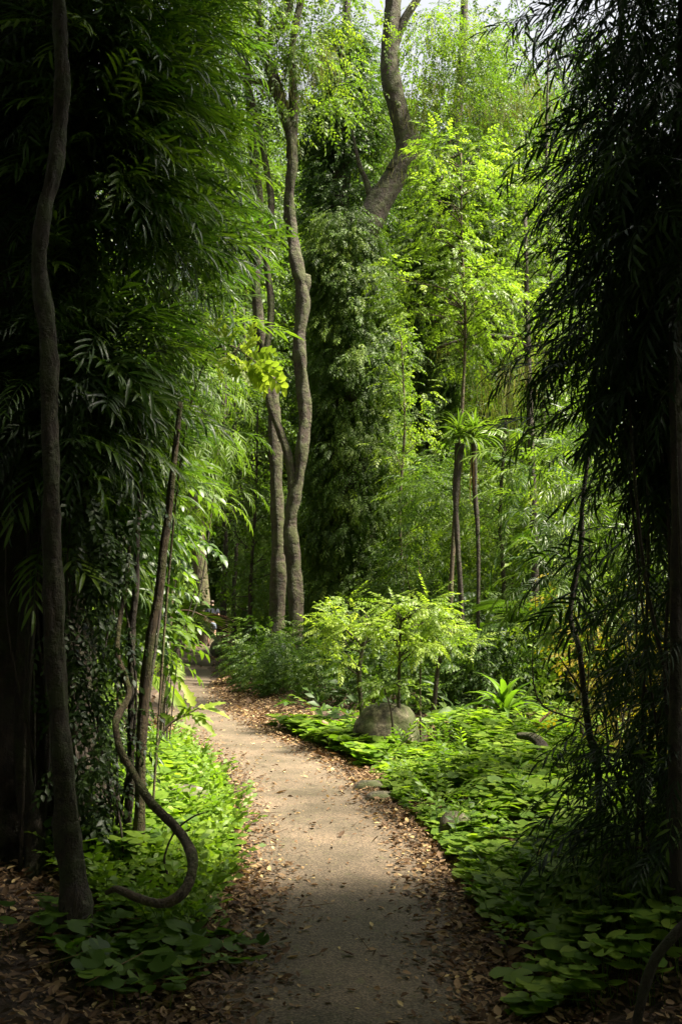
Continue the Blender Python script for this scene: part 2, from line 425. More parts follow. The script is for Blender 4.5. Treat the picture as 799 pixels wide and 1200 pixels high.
scatter(mb, tw, P_ + [0, 0, .01], M_, s_, np.clip(r.normal(.3, .2, len(P_)), 0, 1))
P_, M_, s_ = litter(22000, (-2.6, 3.0), (2.2, 14), lambda d, x, y: np.clip(np.exp(-((d - .6) / .2) ** 2) + .25 * (d > .6) + .006, 0, 1), (.008, .022))
scatter(mb, (np.array([(0, 0, 0), (.6, .3, .2), (.2, 1, .1), (-.5, .5, .3)]), np.array([(0, 1, 2), (0, 2, 3)])), P_, M_, s_, np.clip(r.normal(.4, .25, len(P_)), 0, 1))
mb.build('leaf_litter', LM_dry, smooth=False)
tag(bpy.data.objects['leaf_litter'], 'brown and tan fallen leaves scattered along the path edges and forest floor', 'leaf litter', kind='stuff')

# ------------------------------------------------------------------ round-leaved ground cover
def kidney(n=14, cup=.12, sc=.06, notch=.5, lob=7):
    V = [(0, 0, 0)]; a0 = -PI / 2 + notch * .5; a1 = 3 * PI / 2 - notch * .5
    A = np.linspace(a0, a1, n)
    for a in A:
        rr = 1 - sc * (1 - abs(math.cos(lob * a * .5)) * 2); V.append((rr * math.cos(a) * 1.08, rr * math.sin(a), cup * (rr - .35) + .05 * math.sin(3 * a)))
    Fc = [(0, i, i + 1) for i in range(1, n)]
    # petiole hanging below the leaf
    V += [(-.018, 0, 0), (.018, 0, 0), (.0, .018, 0), (-.02, -.25, -2.6), (.02, -.25, -2.6), (0, -.21, -2.6)]; b = n + 1
    Fc += [(b, b + 1, b + 4), (b, b + 4, b + 3), (b + 1, b + 2, b + 5), (b + 1, b + 5, b + 4), (b + 2, b, b + 3), (b + 2, b + 3, b + 5)]
    return np.array(V, float), np.array(Fc)
K = [kidney(16, .14, .07), kidney(14, -.10, .05, .3, 8), kidney(16, .22, .09, .7, 6)]
def cover(mb, r, x, y, h, size, tint, lean=.22):
    n = len(x); hz = hgt(x, y)
    pos = np.stack([x, y, hz + h], 1)
    a = r.uniform(0, 2 * PI, n); tl = np.abs(r.normal(0, lean, n))
    # leaf plane tilts a little towards the light (forward and left)
    nrm = norm(np.stack([np.cos(a) * tl + .02, np.sin(a) * tl + .03, np.ones(n)], 1))
    b = r.uniform(0, 2 * PI, n); d = np.stack([np.cos(b), np.sin(b), np.zeros(n)], 1); d = norm(d - nrm * (d * nrm).sum(1)[:, None])
    x_ = np.cross(d, nrm); M = np.stack([x_, d, nrm], 2)
    w = r.integers(0, 3, n)
    # petiole length scales with size; rescale local z of the stalk by choosing template stalk length = h/size
    for k in range(3):
        f = w == k
        V, Fc = K[k]
        m_ = int(f.sum())
        if not m_: continue
        W = np.einsum('mij,vj->mvi', M[f], V[:-3]) * size[f][:, None, None] + pos[f][:, None]
        foot = pos[f] - np.array([0, 0, 1.]) * (h[f] + .02)[:, None] + np.stack([r.normal(0, .04, m_), r.normal(0, .04, m_), np.zeros(m_)], 1)
        st = foot[:, None] + np.array([[-.002, 0, 0], [.002, 0, 0], [0, .002, 0]])[None]
        W = np.concatenate([W, st], 1)
        Fa = Fc[None] + (np.arange(m_) * len(V))[:, None, None]
        mb.add(W.reshape(-1, 3), Fa.reshape(-1, 3), np.repeat(np.clip(tint[f], 0, 1), len(Fc)))

def patch(n, poly, r, ymin=0):
    """random ground points whose picture of the ground falls in poly given in ground metres"""
    poly = np.array(poly); lo = poly.min(0); hi = poly.max(0); out = []
    while len(out) < n:
        q = r.uniform(lo, hi, (n * 2, 2))
        ins = np.zeros(len(q), bool); j = len(poly) - 1
        for i in range(len(poly)):
            xi, yi = poly[i]; xj, yj = poly[j]
            c = ((yi > q[:, 1]) != (yj > q[:, 1])) & (q[:, 0] < (xj - xi) * (q[:, 1] - yi) / (yj - yi + 1e-9) + xi)
            ins ^= c; j = i
        q = q[ins]; q = q[path_d(q[:, 0], q[:, 1]) > .66]
        out += list(q)
    return np.array(out[:n])
def gxy(L_): return [tuple(G(a, b)[:2]) for a, b in L_]

r = np.random.default_rng(31)
mb = MB()
polyR = gxy([(575, 1210), (520, 1110), (500, 1040), (470, 985), (440, 945), (425, 915), (470, 882), (540, 862), (650, 862), (760, 880), (830, 960), (880, 1080), (900, 1185)])
q = patch(9800, polyR, r)
dd = path_d(q[:, 0], q[:, 1])
h = (np.clip((dd - .6) / .7, 0.12, 1) * .24 + .05) * r.uniform(.45, 1.15, len(q)) ** 1.0
keep = (r.uniform(0, 1, len(q)) < np.clip((q[:, 1] - 3.3) / 1.4, .2, 1))
q, h = q[keep], h[keep]
h = h * np.where((q[:, 1] > 9.3) & (q[:, 1] < 11.8) & (q[:, 0] < 1.3), .35, 1.)
ho = np.sin(q[:, 0] * 4.3 + q[:, 1] * 1.7) + np.sin(q[:, 1] * 3.9 - q[:, 0] * 2.3) + r.normal(0, .5, len(q)); q, h = q[ho > -1.15], h[ho > -1.15]
cover(mb, r, q[:, 0], q[:, 1], h, .024 + .046 * r.beta(2, 2.2, len(q)), r.normal(.66, .2, len(q)), .24)
q = patch(560, polyR, r); q = q[q[:, 1] > 4.6]; q3 = np.stack([q[:, 0], q[:, 1], hgt(q[:, 0], q[:, 1]) + r.uniform(.05, .2, len(q))], 1)
d = rdir(r, len(q)); d[:, 2] = np.abs(d[:, 2]) + .7
for k in range(5):
    f = np.arange(len(q)) % 5 == k
    scatter(mb, (T_small + T_hang)[k * 2], q3[f], frames(d[f]), r.uniform(.35, .8, f.sum()), r.normal(.45, .2, f.sum()))
mb.build('ground_cover', LM_cover)
tag(bpy.data.objects['ground_cover'], 'dense green round leaved plants carpeting the ground right of the path', 'ground cover', kind='stuff')

mb = MB()
polyM = gxy([(300, 850), (315, 868), (340, 890), (390, 905), (430, 905), (460, 890), (470, 870), (420, 858), (360, 855)])
q = patch(900, polyM, r)
cover(mb, r, q[:, 0], q[:, 1], r.uniform(.04, .2, len(q)), r.uniform(.05, .085, len(q)), r.normal(.6, .15, len(q)))
mb.build('ground_cover', LM_cover)
tag(bpy.data.objects['ground_cover.001'], 'small patch of round leaved plants between the path bend and the boulder', 'ground cover', kind='stuff')

mb = MB()
polyL = gxy([(205, 872), (262, 918), (290, 965), (300, 1030), (305, 1090), (270, 1120), (150, 1100), (60, 1040), (90, 960), (130, 900)])
q = patch(2300, polyL, r)
dd = path_d(q[:, 0], q[:, 1])
h = (np.clip((dd - .6) / .6, 0.2, 1) * .22 + .04) * r.uniform(.4, 1.2, len(q)) * np.where((q[:, 1] < 5.7) & (q[:, 0] < -.55), .3, 1)
cover(mb, r, q[:, 0], q[:, 1], h, r.uniform(.035, .065, len(q)), r.normal(.62, .17, len(q)), .3)
# leafy weeds mixed in
q = patch(900, polyL, r); q3 = np.stack([q[:, 0], q[:, 1], hgt(q[:, 0], q[:, 1]) + .06], 1)
d = rdir(r, len(q)); d[:, 2] = np.abs(d[:, 2]) + .9
for k in range(4):
    f = np.arange(len(q)) % 4 == k
    scatter(mb, T_small[k], q3[f], frames(d[f]), r.uniform(.5, .9, f.sum()), r.normal(.6, .12, f.sum()))
mb.build('ground_cover', LM_cover)
tag(bpy.data.objects['ground_cover.002'], 'bright low leafy plants carpeting the ground left of the path', 'ground cover', kind='stuff')

# far undergrowth
mb = MB()
r = np.random.default_rng(33)
n = 5200
x = r.uniform(-14, 16, n); y = r.uniform(11.5, 44, n)
k = (path_d(x, y) > 1.3) & ~((x / y > -.172) & (x / y < -.108) & (y > 14)) & ((y > 12.6) | (x < -2.5) | (x > 3.6)); x, y = x[k], y[k]
q3 = np.stack([x, y, hgt(x, y) + .05], 1); d = rdir(r, len(x)); d[:, 2] = np.abs(d[:, 2]) * .6 + .35
for k in range(5):
    f = np.arange(len(x)) % 5 == k
    scatter(mb, (T_far + T_hang)[k + (k % 2) * 4], q3[f], frames(d[f], roll=r.normal(0, .4, f.sum())), r.uniform(.8, 1.7, f.sum()), r.normal(.45, .2, f.sum()))
mb.build('undergrowth', LM_deep)
tag(bpy.data.objects['undergrowth'], 'low tangled green undergrowth covering the floor between the far trees', 'undergrowth', kind='stuff')

# ------------------------------------------------------------------ generic plants
def limb_curve(r, a, b, sag=.15):
    a = np.asarray(a); b = np.asarray(b); L_ = np.linalg.norm(b - a)
    m1 = a + (b - a) * .35 + r.normal(0, .06, 3) * L_ + np.array([0, 0, sag * L_ * .3])
    m2 = a + (b - a) * .7 + r.normal(0, .06, 3) * L_ + np.array([0, 0, sag * L_ * .25])
    return [a, m1, m2, b]

def make_tree(r, name, H, R, cen_lo, crown_r, nclump, nsp, tpls, leafm, barkm, label, cat='tree', group=None, lean=.04, clr=1.0, tb=.5, nl=14, size=(.9, 1.5)):
    root = thing(name, (0, 0, 0), label, cat, group)
    top = np.array([r.normal(0, lean) * H, r.normal(0, lean) * H, H * .93])
    pts = [np.array([0, 0, -.25])] + [top * t + np.array([r.normal(0, .02) * H * t, r.normal(0, .02) * H * t, 0]) for t in (.03, .25, .5, .75)] + [top]
    mb = MB(); mb.add(*tube(pts, [R * 1.5, R * 1.15, R * .95, R * .75, R * .5, R * .12], 12, .14, 6, int(H * 10)))
    cl = []
    for i in range(nclump):
        t = r.uniform(cen_lo, 1.03); a = r.uniform(0, 2 * PI)
        prof = math.sin(PI * min(.98, max(.04, (t - cen_lo) / (1.1 - cen_lo) * .85 + .12))) ** .6
        rad = crown_r * prof * r.uniform(.3, 1) ** .6
        c = np.array([top[0] * t + rad * math.cos(a), top[1] * t + rad * math.sin(a), H * t + r.normal(0, .03) * H])
        cl.append(c)
    cl = np.array(cl)
    tp = catmull(pts, 6)
    for i in r.choice(nclump, min(nl, nclump), False):
        zb = max(cl[i][2] - np.hypot(*cl[i][:2]) * .8 - .3, H * cen_lo * .8)
        k = np.argmin(abs(tp[:, 2] - zb)); a = tp[k]
        mb.add(*tube(limb_curve(r, a, cl[i]), [R * .32, R * .22, R * .13, R * .04], 6, .15, 4, int(i)))
    mb.build('trunk', barkm, root)
    mb = MB(); out = norm(cl * [1, 1, 0] + 1e-4)
    clump_scatter(mb, r, tpls, cl, r.uniform(.45, 1.0, nclump) * clr, nsp, out, size, .22, tb, .16, .08, .6, .7)
    mb.build('crown', leafm, root)
    return root

r = np.random.default_rng(41)
far_lab = 'tall leafy rainforest tree in the background behind the vine covered trunks'
far_grp = 'background rainforest trees'
protos = []
for i, (H, R_, cl, cr, nc, ns, lm) in enumerate([(21, .24, .28, 3.8, 260, 17, LM_far), (17, .18, .20, 3.2, 210, 17, LM_far), (24, .30, .40, 4.4, 270, 17, LM_deep),
                                                 (13, .13, .10, 2.6, 190, 17, LM_far)]):
    protos.append(make_tree(r, 'rainforest_tree', H, R_, cl, cr, nc, ns, T_far, lm, BK_moss if i % 2 else BK_grey, far_lab, 'tree', far_grp, clr=1.15, tb=.38))
spots = []
used = [False] * 4
def place(k, x, y, s=1., rz=None, label=None, group=None):
    rz = r.uniform(0, 6.28) if rz is None else rz
    loc = on(x, y)
    if not used[k]:
        used[k] = True; o = protos[k]; o.location = loc; o.rotation_euler = (0, 0, rz); o.scale = (s, s, s)
        if label: o['label'] = label
        if group: o['group'] = group
        return o
    return dup(protos[k], loc, rz, s, label, group)
for (x, y, k, s) in [(-8.2, 52, 3, 1.3), (-.8, 34, 1, 1.05), (4.6, 35, 1, 1.25), (-3.2, 38, 0, 1.05), (.5, 44, 1, 1.4), (5.5, 45, 1, 1.5), (-5.5, 42, 0, 1.2), (3, 50, 0, 1.1), (-1, 56, 0, 1.2), (7.5, 52, 0, 1.3), (-7.5, 27, 3, 1.0), (-5.2, 36, 3, 1.1), (-10, 33, 0, 1), (1.5, 40, 3, 1.15), (4.8, 33, 3, 1.15), (8.5, 28, 0, .85), (11, 34, 1, 1), (6.5, 42, 3, 1.3),
                     (-7, 46, 3, 1.2), (-2.5, 50, 3, 1.2), (-13, 42, 1, 1), (2.5, 55, 3, 1.25), (12, 46, 0, .9), (-10, 56, 1, .9), (8, 58, 1, .85), (-4.5, 62, 3, 1.4), (16, 38, 0, 1),
                     (-16, 30, 0, 1), (17, 54, 0, 1), (-18, 50, 2, .9), (-16, 64, 1, 1), (-9, 68, 1, 1), (3, 70, 1, 1), (-2, 74, 3, 1.5), (10, 70, 0, .9), (18, 68, 2, .8), (9.5, 21, 3, 1.1), (-9, 20, 3, 1.1),
                     (-3.6, 30, 0, .8), (-8.5, 38, 2, .8), (.8, 34.5, 1, .95), (3.6, 29, 1, .9), (6.4, 32, 2, .8), (7.5, 36, 0, .95), (-1.6, 36, 0, .8), (-5.0, 31.5, 3, 1), (5.6, 27.5, 3, 1), (2.6, 45, 0, .9), (-22, 40, 0, 1), (23, 46, 0, 1), (14, 24, 1, 1), (-13, 23, 0, 1)]:
    pxc = 399.5 + 1200 * x / y
    if k == 3 and y < 40 and 120 < pxc < 345: continue
    if 35 <= y < 47 and -4.5 < x < 13: y += 12; s *= 1.2
    elif 29 <= y < 35 and -4.5 < x < 3: y += 15; s *= 1.25
    if k != 3 and 18 < y < 35 and 7 < x < 17: continue
    if (x, y) == (9.5, 21): continue
    place(k, x, y, s)
near_lab = 'tall unseen rainforest tree added around the near path to dim it'  # unseen trees added to block skylight around the camera
for (x, y, k, s) in [(-7, 10, 1, 1), (-9, 3, 0, 1), (-5, -4, 1, 1), (4.5, -3, 1, 1), (9.5, 1.5, 0, 1), (-10, 15, 0, 1), (18, 14, 0, 1), (0.5, -9, 0, 1), (-9, -8, 1, 1), (9, -9, 0, 1)]:
    place(k, x, y, s, None, near_lab, 'unseen trees added around the near path for shade')

# understorey shrubs
def make_shrub(r, H, Wd, nclump, nsp, tpls, leafm, label, group, tb=.5, nst=5, barkm=None, name='shrub', cr=.4):
    root = thing(name, (0, 0, 0), label, 'shrub', group)
    mb = MB(); cl = []
    for i in range(nclump):
        z = H * (r.uniform(.08, 1)); a = r.uniform(0, 2 * PI); rad = Wd * math.sin(PI * min(.95, z / H * .75 + .15)) ** .7 * r.uniform(.2, 1) ** .5
        cl.append((rad * math.cos(a), rad * math.sin(a), z))
    cl = np.array(cl)
    for i in range(nst):
        c = cl[r.integers(0, nclump)] ; c = np.array([c[0], c[1], max(c[2], H * .6)])
        s0 = np.array([r.normal(0, .08), r.normal(0, .08), -.1])
        mb.add(*tube([s0, s0 * .6 + c * .3 + r.normal(0, .05, 3), c * .7 + r.normal(0, .06, 3), c], np.array([.022, .018, .012, .005]) * (H / 2) ** .5, 6, .1, 4, i))
    mb.build('stem', barkm or BK_stem, root)
    mb = MB(); clump_scatter(mb, r, tpls, cl, cr, nsp, norm(cl * [1, 1, 0] + 1e-4), (.75, 1.2), .15, tb, .14, .08, .7)
    mb.build('foliage', leafm, root)
    return root
shr = [make_shrub(r, 2.4, 1.0, 60, 14, T_far, LM_far, 'x', 'g', .5), make_shrub(r, 4.2, 1.2, 90, 14, T_hang, LM_deep, 'x', 'g', .6),
       make_shrub(r, 3.4, 1.2, 80, 14, T_small, LM_far, 'x', 'g', .62), make_shrub(r, 1.4, .8, 40, 12, T_ov, LM_deep, 'x', 'g', .55)]
sused = [False] * 4
slab = {0: 'leafy green understorey shrub in the thicket under the background trees', 1: 'tall understorey shrub with drooping narrow leaves among the background trees',
        2: 'bushy small leaved understorey shrub among the background trunks', 3: 'low dark glossy shrub growing at the foot of the background trees'}
def pshrub(k, x, y, s=1., label=None, group=None):
    lab = label or slab[k]; grp = group or '%s understorey shrubs' % ['broad leaved', 'drooping', 'small leaved', 'low glossy'][k]
    rz = r.uniform(0, 6.28)
    if not sused[k]:
        sused[k] = True; o = shr[k]; o.location = on(x, y); o.rotation_euler = (0, 0, rz); o.scale = (s, s, s); o['label'] = lab; o['group'] = grp; return o
    o = dup(shr[k], on(x, y), rz, s, lab, grp); return o
for (x, y, k, s) in [(-3.0, 24, 0, 1), (-2.3, 27, 2, 1), (-1.7, 31, 1, 1), (-.6, 26, 1, 1.0), (.9, 22.5, 0, .9), (2.0, 21, 1, 1.), (3.1, 20, 2, 1.), (4.4, 18.5, 1, 1), (2.9, 24, 1, 1.2), (4.2, 24, 2, 1.3),
                     (5.4, 22, 1, 1.2), (5.2, 15.5, 2, 1), (6.2, 18, 0, 1.3), (4.5, 13.2, 1, .7), (6.5, 13.5, 1, 1), (7.5, 16, 2, 1.2), (7.8, 22, 1, 1.3), (-5.4, 40, 0, 1), (-6.3, 36, 2, 1.2),
                     (-6.2, 30, 1, 1.), (-5.0, 22, 2, 1.1), (-4.6, 17, 1, .9), (-3.9, 13.5, 2, .9), (-5.5, 13, 1, 1), (-3.1, 10.5, 3, 1.1), (-5.6, 25.5, 0, 1.2), (-4.0, 44, 1, 1.), (-2.6, 43, 0, 1.2), (-6.2, 45, 1, 1),
                     (-3.2, 33.5, 3, 1.1), (-2.2, 34, 1, 1), (-3.0, 38, 0, 1.1), (-1.3, 37, 2, 1.2), (.6, 34, 1, 1.3), (-7.3, 20, 1, 1), (-2.3, 21.5, 3, 1.1), (-1.8, 23.5, 0, .85), (-2.4, 19.5, 3, .8),
                     (0.3, 20, 3, 1), (1.3, 18.2, 3, .9), (2.4, 17.5, 3, 1), (3.4, 16.2, 3, 1), (-.5, 19.2, 3, .7), (4.2, 15, 3, 1), (8.5, 10, 1, 1), (-7, 7, 1, 1), (-1, 44, 1, 1.2), (-3.7, 47, 0, 1.5), (-5.2, 52, 1, 1.4)]:
    pxc = 399.5 + 1200 * x / y; wpx = 1.25 * s / y * 1200 if y > 0 else 0
    if path_d(x, y) > .9 and not (8 < y < 41 and 196 - wpx < pxc < 264 + wpx): pshrub(k, x, y, s)

# ------------------------------------------------------------------ moss strands
def moss(mb, r, pts, n, L0=.25, L1=.7, spread=.08):
    n = int(n * 1.6); L1 = L1 * .7; L0 = L0 * .6
    pts = np.asarray(pts); q = catmull(pts, 8) if len(pts) > 2 else np.linspace(pts[0], pts[1], 16)
    i = r.integers(0, len(q), n); pos = q[i] + r.normal(0, spread, (n, 3))
    d = np.stack([r.normal(0, .15, n), r.normal(0, .15, n), -np.ones(n)], 1)
    t = leaf(3, .018, .3, .4, lambda t: 1 - t * .6); n = n
    scatter(mb, t, pos, frames(d, up=(0.3, 1, 0), roll=r.uniform(0, 6, n)), r.uniform(L0, L1, n), r.normal(.5, .2, n))

def pts(Y, L_): return [PY(a, b, Y) for a, b in L_]

# ------------------------------------------------------------------ twin sinuous trunks (centre left)
r = np.random.default_rng(51)
Y = 20.5; U = Y / 1200 * 1.0
base = gp(340, 792); base[1] = Y
root = thing('twisted_tree', on(PY(344, 780, Y)[0], Y), 'slender mossy tree with a sinuous grey trunk that forks low down', 'tree')
O = np.array(root.location)
mb = MB()
st = PY(346, 790, Y); st[2] = O[2] - .25
mainp = [st] + pts(Y, [(347, 740), (345, 670), (340, 610), (352, 548), (357, 480), (350, 405), (355, 345), (344, 290), (339, 230), (343, 180), (334, 130), (318, 85), (306, 45), (302, 0), (300, -60)])
mb.add(*tube(mainp, np.array([13, 9.5, 8.4, 7.6, 7.6, 7.2, 7.6, 9.2, 6.6, 6.2, 6.6, 6.2, 6.2, 5.6, 4.5, 3]) * U, 16, .2, 10, 3, lump=2.5))
sec = pts(Y, [(344, 590), (340, 545), (328, 505), (316, 470), (312, 420), (318, 360), (312, 300), (318, 240), (309, 180), (296, 120), (285, 60), (280, -40)])
mb.add(*tube(sec, np.array([6, 5.2, 5, 4.6, 4.2, 4.2, 4, 4, 4, 3.5, 3, 2]) * U, 10, .12, 6, 4, lump=2))
knob = pts(Y, [(352, 352), (358, 332), (359, 322)])
mb.add(*tube(knob, np.array([6, 6, 4.5]) * U, 8, .2, 4, 5))
b1 = pts(Y, [(341, 185), (344, 120), (342, 60), (352, 0), (358, -50)])
mb.add(*tube(b1, np.array([6, 6, 5, 4, 3]) * U, 8, .12, 6, 6))
b2 = pts(Y, [(306, 50), (325, 35), (338, 10), (345, -30)])
mb.add(*tube(b2, np.array([6, 6, 5, 3]) * U, 8, .12, 6, 7))
b3 = pts(Y, [(334, 130), (315, 100), (296, 95), (270, 88), (240, 70)])
mb.add(*tube(b3, np.array([5, 4, 3.5, 3, 2]) * U, 8, .12, 6, 8))
mb.build('trunk', BK_moss, root, origin=O)
mb = MB()
tips = pts(Y, [(300, -10), (280, 0), (352, 5), (340, 10), (250, 75), (275, 90), (300, 90), (320, 60), (370, 30), (390, 60), (365, 80), (345, 60), (330, 30), (375, 5), (310, 20), (360, 110), (385, 95), (300, 130), (290, 170), (280, 40), (262, 30), (400, 20), (375, -10), (350, -30), (320, -40)])
tips = np.array(tips) + r.normal(0, .35, (len(tips), 3))
tips = np.concatenate([tips, tips + r.normal(0, .5, tips.shape)])
clump_scatter(mb, r, T_small, tips, .65, 34, None, (.8, 1.3), .35, .5, .15)
mb.build('crown', LM_far, root, origin=O)
mb = MB()
for a_ in ((b3, 260, .2, .6), (b2, 160, .2, .6), (b1, 200, .15, .6), (pts(Y, [(335, 120), (345, 90), (370, 70), (385, 60)]), 260, .25, .8, .2)):
    mb = MB(); moss(mb, r, *a_); mb.build('hanging_moss', LM_moss, root, origin=O)

# straight companion trunk
Y = 21.2; U = Y / 1200
O = on(PY(325, 780, Y)[0], Y)
root = thing('rainforest_tree', O, 'straight brown trunk standing just left of the twisted mossy tree', 'tree'); mb = MB()
s0 = PY(323, 790, Y); s0[2] = O[2] - .25
mb.add(*tube([s0] + pts(Y, [(325, 730), (326, 650), (324, 560), (320, 470), (306, 400), (300, 330), (303, 250), (296, 170), (290, 80), (286, -20)]), np.array([14, 9, 8.5, 8, 7, 6.4, 6, 5.5, 5, 4.5, 4]) * U, 14, .2, 8, 12, lump=2))
mb.build('trunk', BK_moss, root, origin=O)
mb = MB(); c = np.array(pts(Y, [(286, -10), (275, 40), (300, 20), (265, 80), (290, 120), (310, 200), (280, 220), (300, 330), (270, 150), (285, 270), (315, 290), (310, 150)])) + r.normal(0, .4, (12, 3))
clump_scatter(mb, r, T_small, c, .5, 22, None, (.8, 1.2), .35, .5, .15); mb.build('crown', LM_far, root, origin=O)

# ------------------------------------------------------------------ great vine-covered tree (centre) with bare crooked upper trunk
Y = 23.5; U = Y / 1200
O = on(PY(415, 775, Y)[0], Y)
root = thing('great_tree', O, 'great tree whose thick bare trunk bends right above a skirt of vines', 'tree'); mb = MB()
s0 = PY(412, 790, Y); s0[2] = O[2] - .3
tr = [s0] + pts(Y, [(412, 720), (414, 600), (412, 480), (410, 380), (412, 318), (436, 254), (460, 212), (476, 176), (466, 130), (456, 80), (459, 30), (462, -20), (466, -120)])
mb.add(*tube(tr, np.array([36, 30, 27, 25, 23, 21, 16, 14, 14.5, 12.5, 11.5, 11, 10, 7]) * U, 18, .14, 8, 21, lump=2.2))
bA = pts(Y, [(462, 205), (482, 172), (486, 158)]); mb.add(*tube(bA, np.array([13, 10, 7]) * U, 10, .2, 4, 22))
bB = pts(Y, [(438, 250), (430, 215), (420, 190), (412, 150)]); mb.add(*tube(bB, np.array([5, 3.5, 2.5, 1]) * U, 8, .2, 4, 23))
bC = pts(Y, [(460, 60), (475, 20), (500, -20), (520, -80)]); mb.add(*tube(bC, np.array([6, 5, 5, 3]) * U, 8, .2, 4, 24))
mb.build('trunk', BK_moss, root, origin=O)
mb = MB(); c = np.array(pts(Y, [(520, -60), (500, -30), (430, -40), (470, -90), (450, -60), (490, 30), (505, 60), (495, 95), (510, 20), (535, 50), (520, 100), (500, 130), (530, 140), (490, 70), (515, 75), (545, 90), (550, 30), (575, 70), (560, 110), (590, 90), (585, 30), (540, 5)])) + r.normal(0, .5, (22, 3))
c = np.concatenate([c, c + r.normal(0, .6, c.shape)]); clump_scatter(mb, r, T_small, c, .65, 30, None, (.8, 1.2), .35, .55, .15); mb.build('crown', LM_far, root, origin=O)
mb = MB(); moss(mb, r, tr[7:10], 240, .15, .5, .22); mb.build('hanging_moss', LM_moss, root, origin=O)
mb = MB(); moss(mb, r, pts(Y, [(480, 170), (500, 110), (520, 80)]), 240, .3, .8, .3); mb.build('hanging_moss', LM_moss, root, origin=O)

def vine_column(r, name, label, Y, line, wid, nclump, nsp, tpls, lm, tb=.5, cr=.45, stems=8, cat='vine', down=.55, size=(.8, 1.25), front=.6, group=None):
    """line: pixel points bottom to top; wid: half width in pixels at each"""
    U = Y / 1200
    P_ = np.array(pts(Y, line)); Wd = np.array(wid) * U
    O = on(P_[0][0], Y); root = thing(name, O, label, cat, group)
    t = r.uniform(0, len(line) - 1, nclump)
    c = np.stack([np.interp(t, np.arange(len(line)), P_[:, k]) for k in range(3)], 1); w = np.interp(t, np.arange(len(line)), Wd)
    a = r.uniform(0, 2 * PI, nclump)
    out = np.stack([np.cos(a), np.sin(a), np.zeros(nclump)], 1)
    rad = w * r.uniform(.55, 1.08, nclump)
    mb = MB()
    for i in range(stems):
        a0 = r.uniform(0, 2 * PI); L_ = []
        for j in range(len(line)):
            rr = Wd[j] * .42; a0 += r.normal(0, .35)
            L_.append(P_[j] + np.array([math.cos(a0), math.sin(a0), 0]) * rr)
        L_[0][2] = O[2] - .1
        mb.add(*tube(L_, np.full(len(L_), .022 + .012 * r.uniform()), 5, .1, 5, i))
    mb.build('stem', BK_dark, root, origin=O)
    mb = MB(); clump_scatter(mb, r, tpls, c + out * rad[:, None], cr, nsp, out, size, down, tb, .16, .08, 1.1)
    mb.build('foliage', lm, root, origin=O)
    return root
vine_column(r, 'climbing_vine', 'dense curtain of climbing vines hanging around the great central trunk', 23.5,
            [(412, 770), (412, 700), (414, 620), (414, 540), (414, 460), (416, 400), (408, 350), (404, 310), (404, 260)], [34, 46, 50, 54, 56, 52, 46, 42, 30], 860, 24, T_vine, LM_far, .45, .34, size=(.5, .85), down=.9, stems=14)
vine_column(r, 'climbing_vine', 'leafy vine column on the trunk just right of the great central tree', 27.5,
            [(510, 770), (508, 700), (505, 620), (505, 540), (502, 460), (505, 400), (508, 330), (515, 270)], [30, 34, 34, 36, 36, 32, 26, 18], 420, 22, T_vine, LM_far, .5, .36, size=(.6, 1.0), down=.8)
Y = 27.5; U = Y / 1200
O = on(PY(510, 772, Y)[0], Y); root = thing('rainforest_tree', O, 'dark straight trunk wrapped in leafy vines right of the great central tree', 'tree'); mb = MB()
s0 = PY(510, 785, Y); s0[2] = O[2] - .3
mb.add(*tube([s0] + pts(Y, [(508, 700), (505, 600), (503, 480), (506, 380), (514, 280), (530, 180), (540, 80), (545, -20)]), np.array([16, 13, 12, 11, 10, 9, 7, 6, 4]) * U, 12, .12, 6, 31)); mb.build('trunk', BK_dark, root, origin=O)
mb = MB(); c = np.array(pts(Y, [(545, -10), (560, 30), (570, 60), (545, 80), (580, 100), (555, 120), (590, 140), (570, 170), (600, 190), (540, 50), (610, 110), (530, 110), (600, 60), (620, 160)])) + r.normal(0, .6, (14, 3))
c = np.concatenate([c, c + r.normal(0, .8, c.shape)]); clump_scatter(mb, r, T_small + T_hang, c, .7, 30, None, (.8, 1.3), .45, .42, .15); mb.build('crown', LM_far, root, origin=O)
mb = MB(); moss(mb, r, pts(Y, [(550, 110), (570, 130), (600, 120), (630, 110)]), 420, .4, 1.1, .35); mb.build('hanging_moss', LM_moss, root, origin=O); mb = MB(); moss(mb, r, pts(Y, [(500, 420), (520, 430), (560, 460), (590, 480)]), 200, .3, .9, .3); mb.build('hanging_moss', LM_moss, root, origin=O)

# conical leafy tree behind
Y = 27; U = Y / 1200
O = on(PY(400, 765, Y)[0], Y); root = thing('conical_tree', O, 'dark conical tree with leafy tiers on a straight trunk against white sky', 'tree'); mb = MB()
s0 = PY(404, 775, Y); s0[2] = O[2] - .3
tr = [s0] + pts(Y, [(402, 600), (400, 400), (399, 250), (402, 120), (405, 50), (407, -10), (410, -60)])
mb.add(*tube(tr, np.array([14, 13, 12, 11, 9, 5.5, 5, 3]) * U, 12, .12, 6, 41)); mb.build('trunk', BK_dark, root, origin=O)
n = 520; yy = r.uniform(40, 470, n); ww_ = np.interp(yy, [50, 90, 130, 200, 260, 330, 440], [16, 38, 50, 52, 54, 50, 54]) * U
a = r.uniform(0, 2 * PI, n); xx = np.interp(yy, [0, 440], [404, 400])
c = np.array([PY(x_, y_, Y) for x_, y_ in zip(xx, yy)]); out = np.stack([np.cos(a), np.sin(a), 0 * a], 1)
mb = MB(); clump_scatter(mb, r, T_small, c + out * (ww_ * r.uniform(.35, 1, n))[:, None], .45, 20, out, (.8, 1.3), .4, .45, .15, .08, .9, .6); mb.build('crown', LM_deep, root, origin=O)

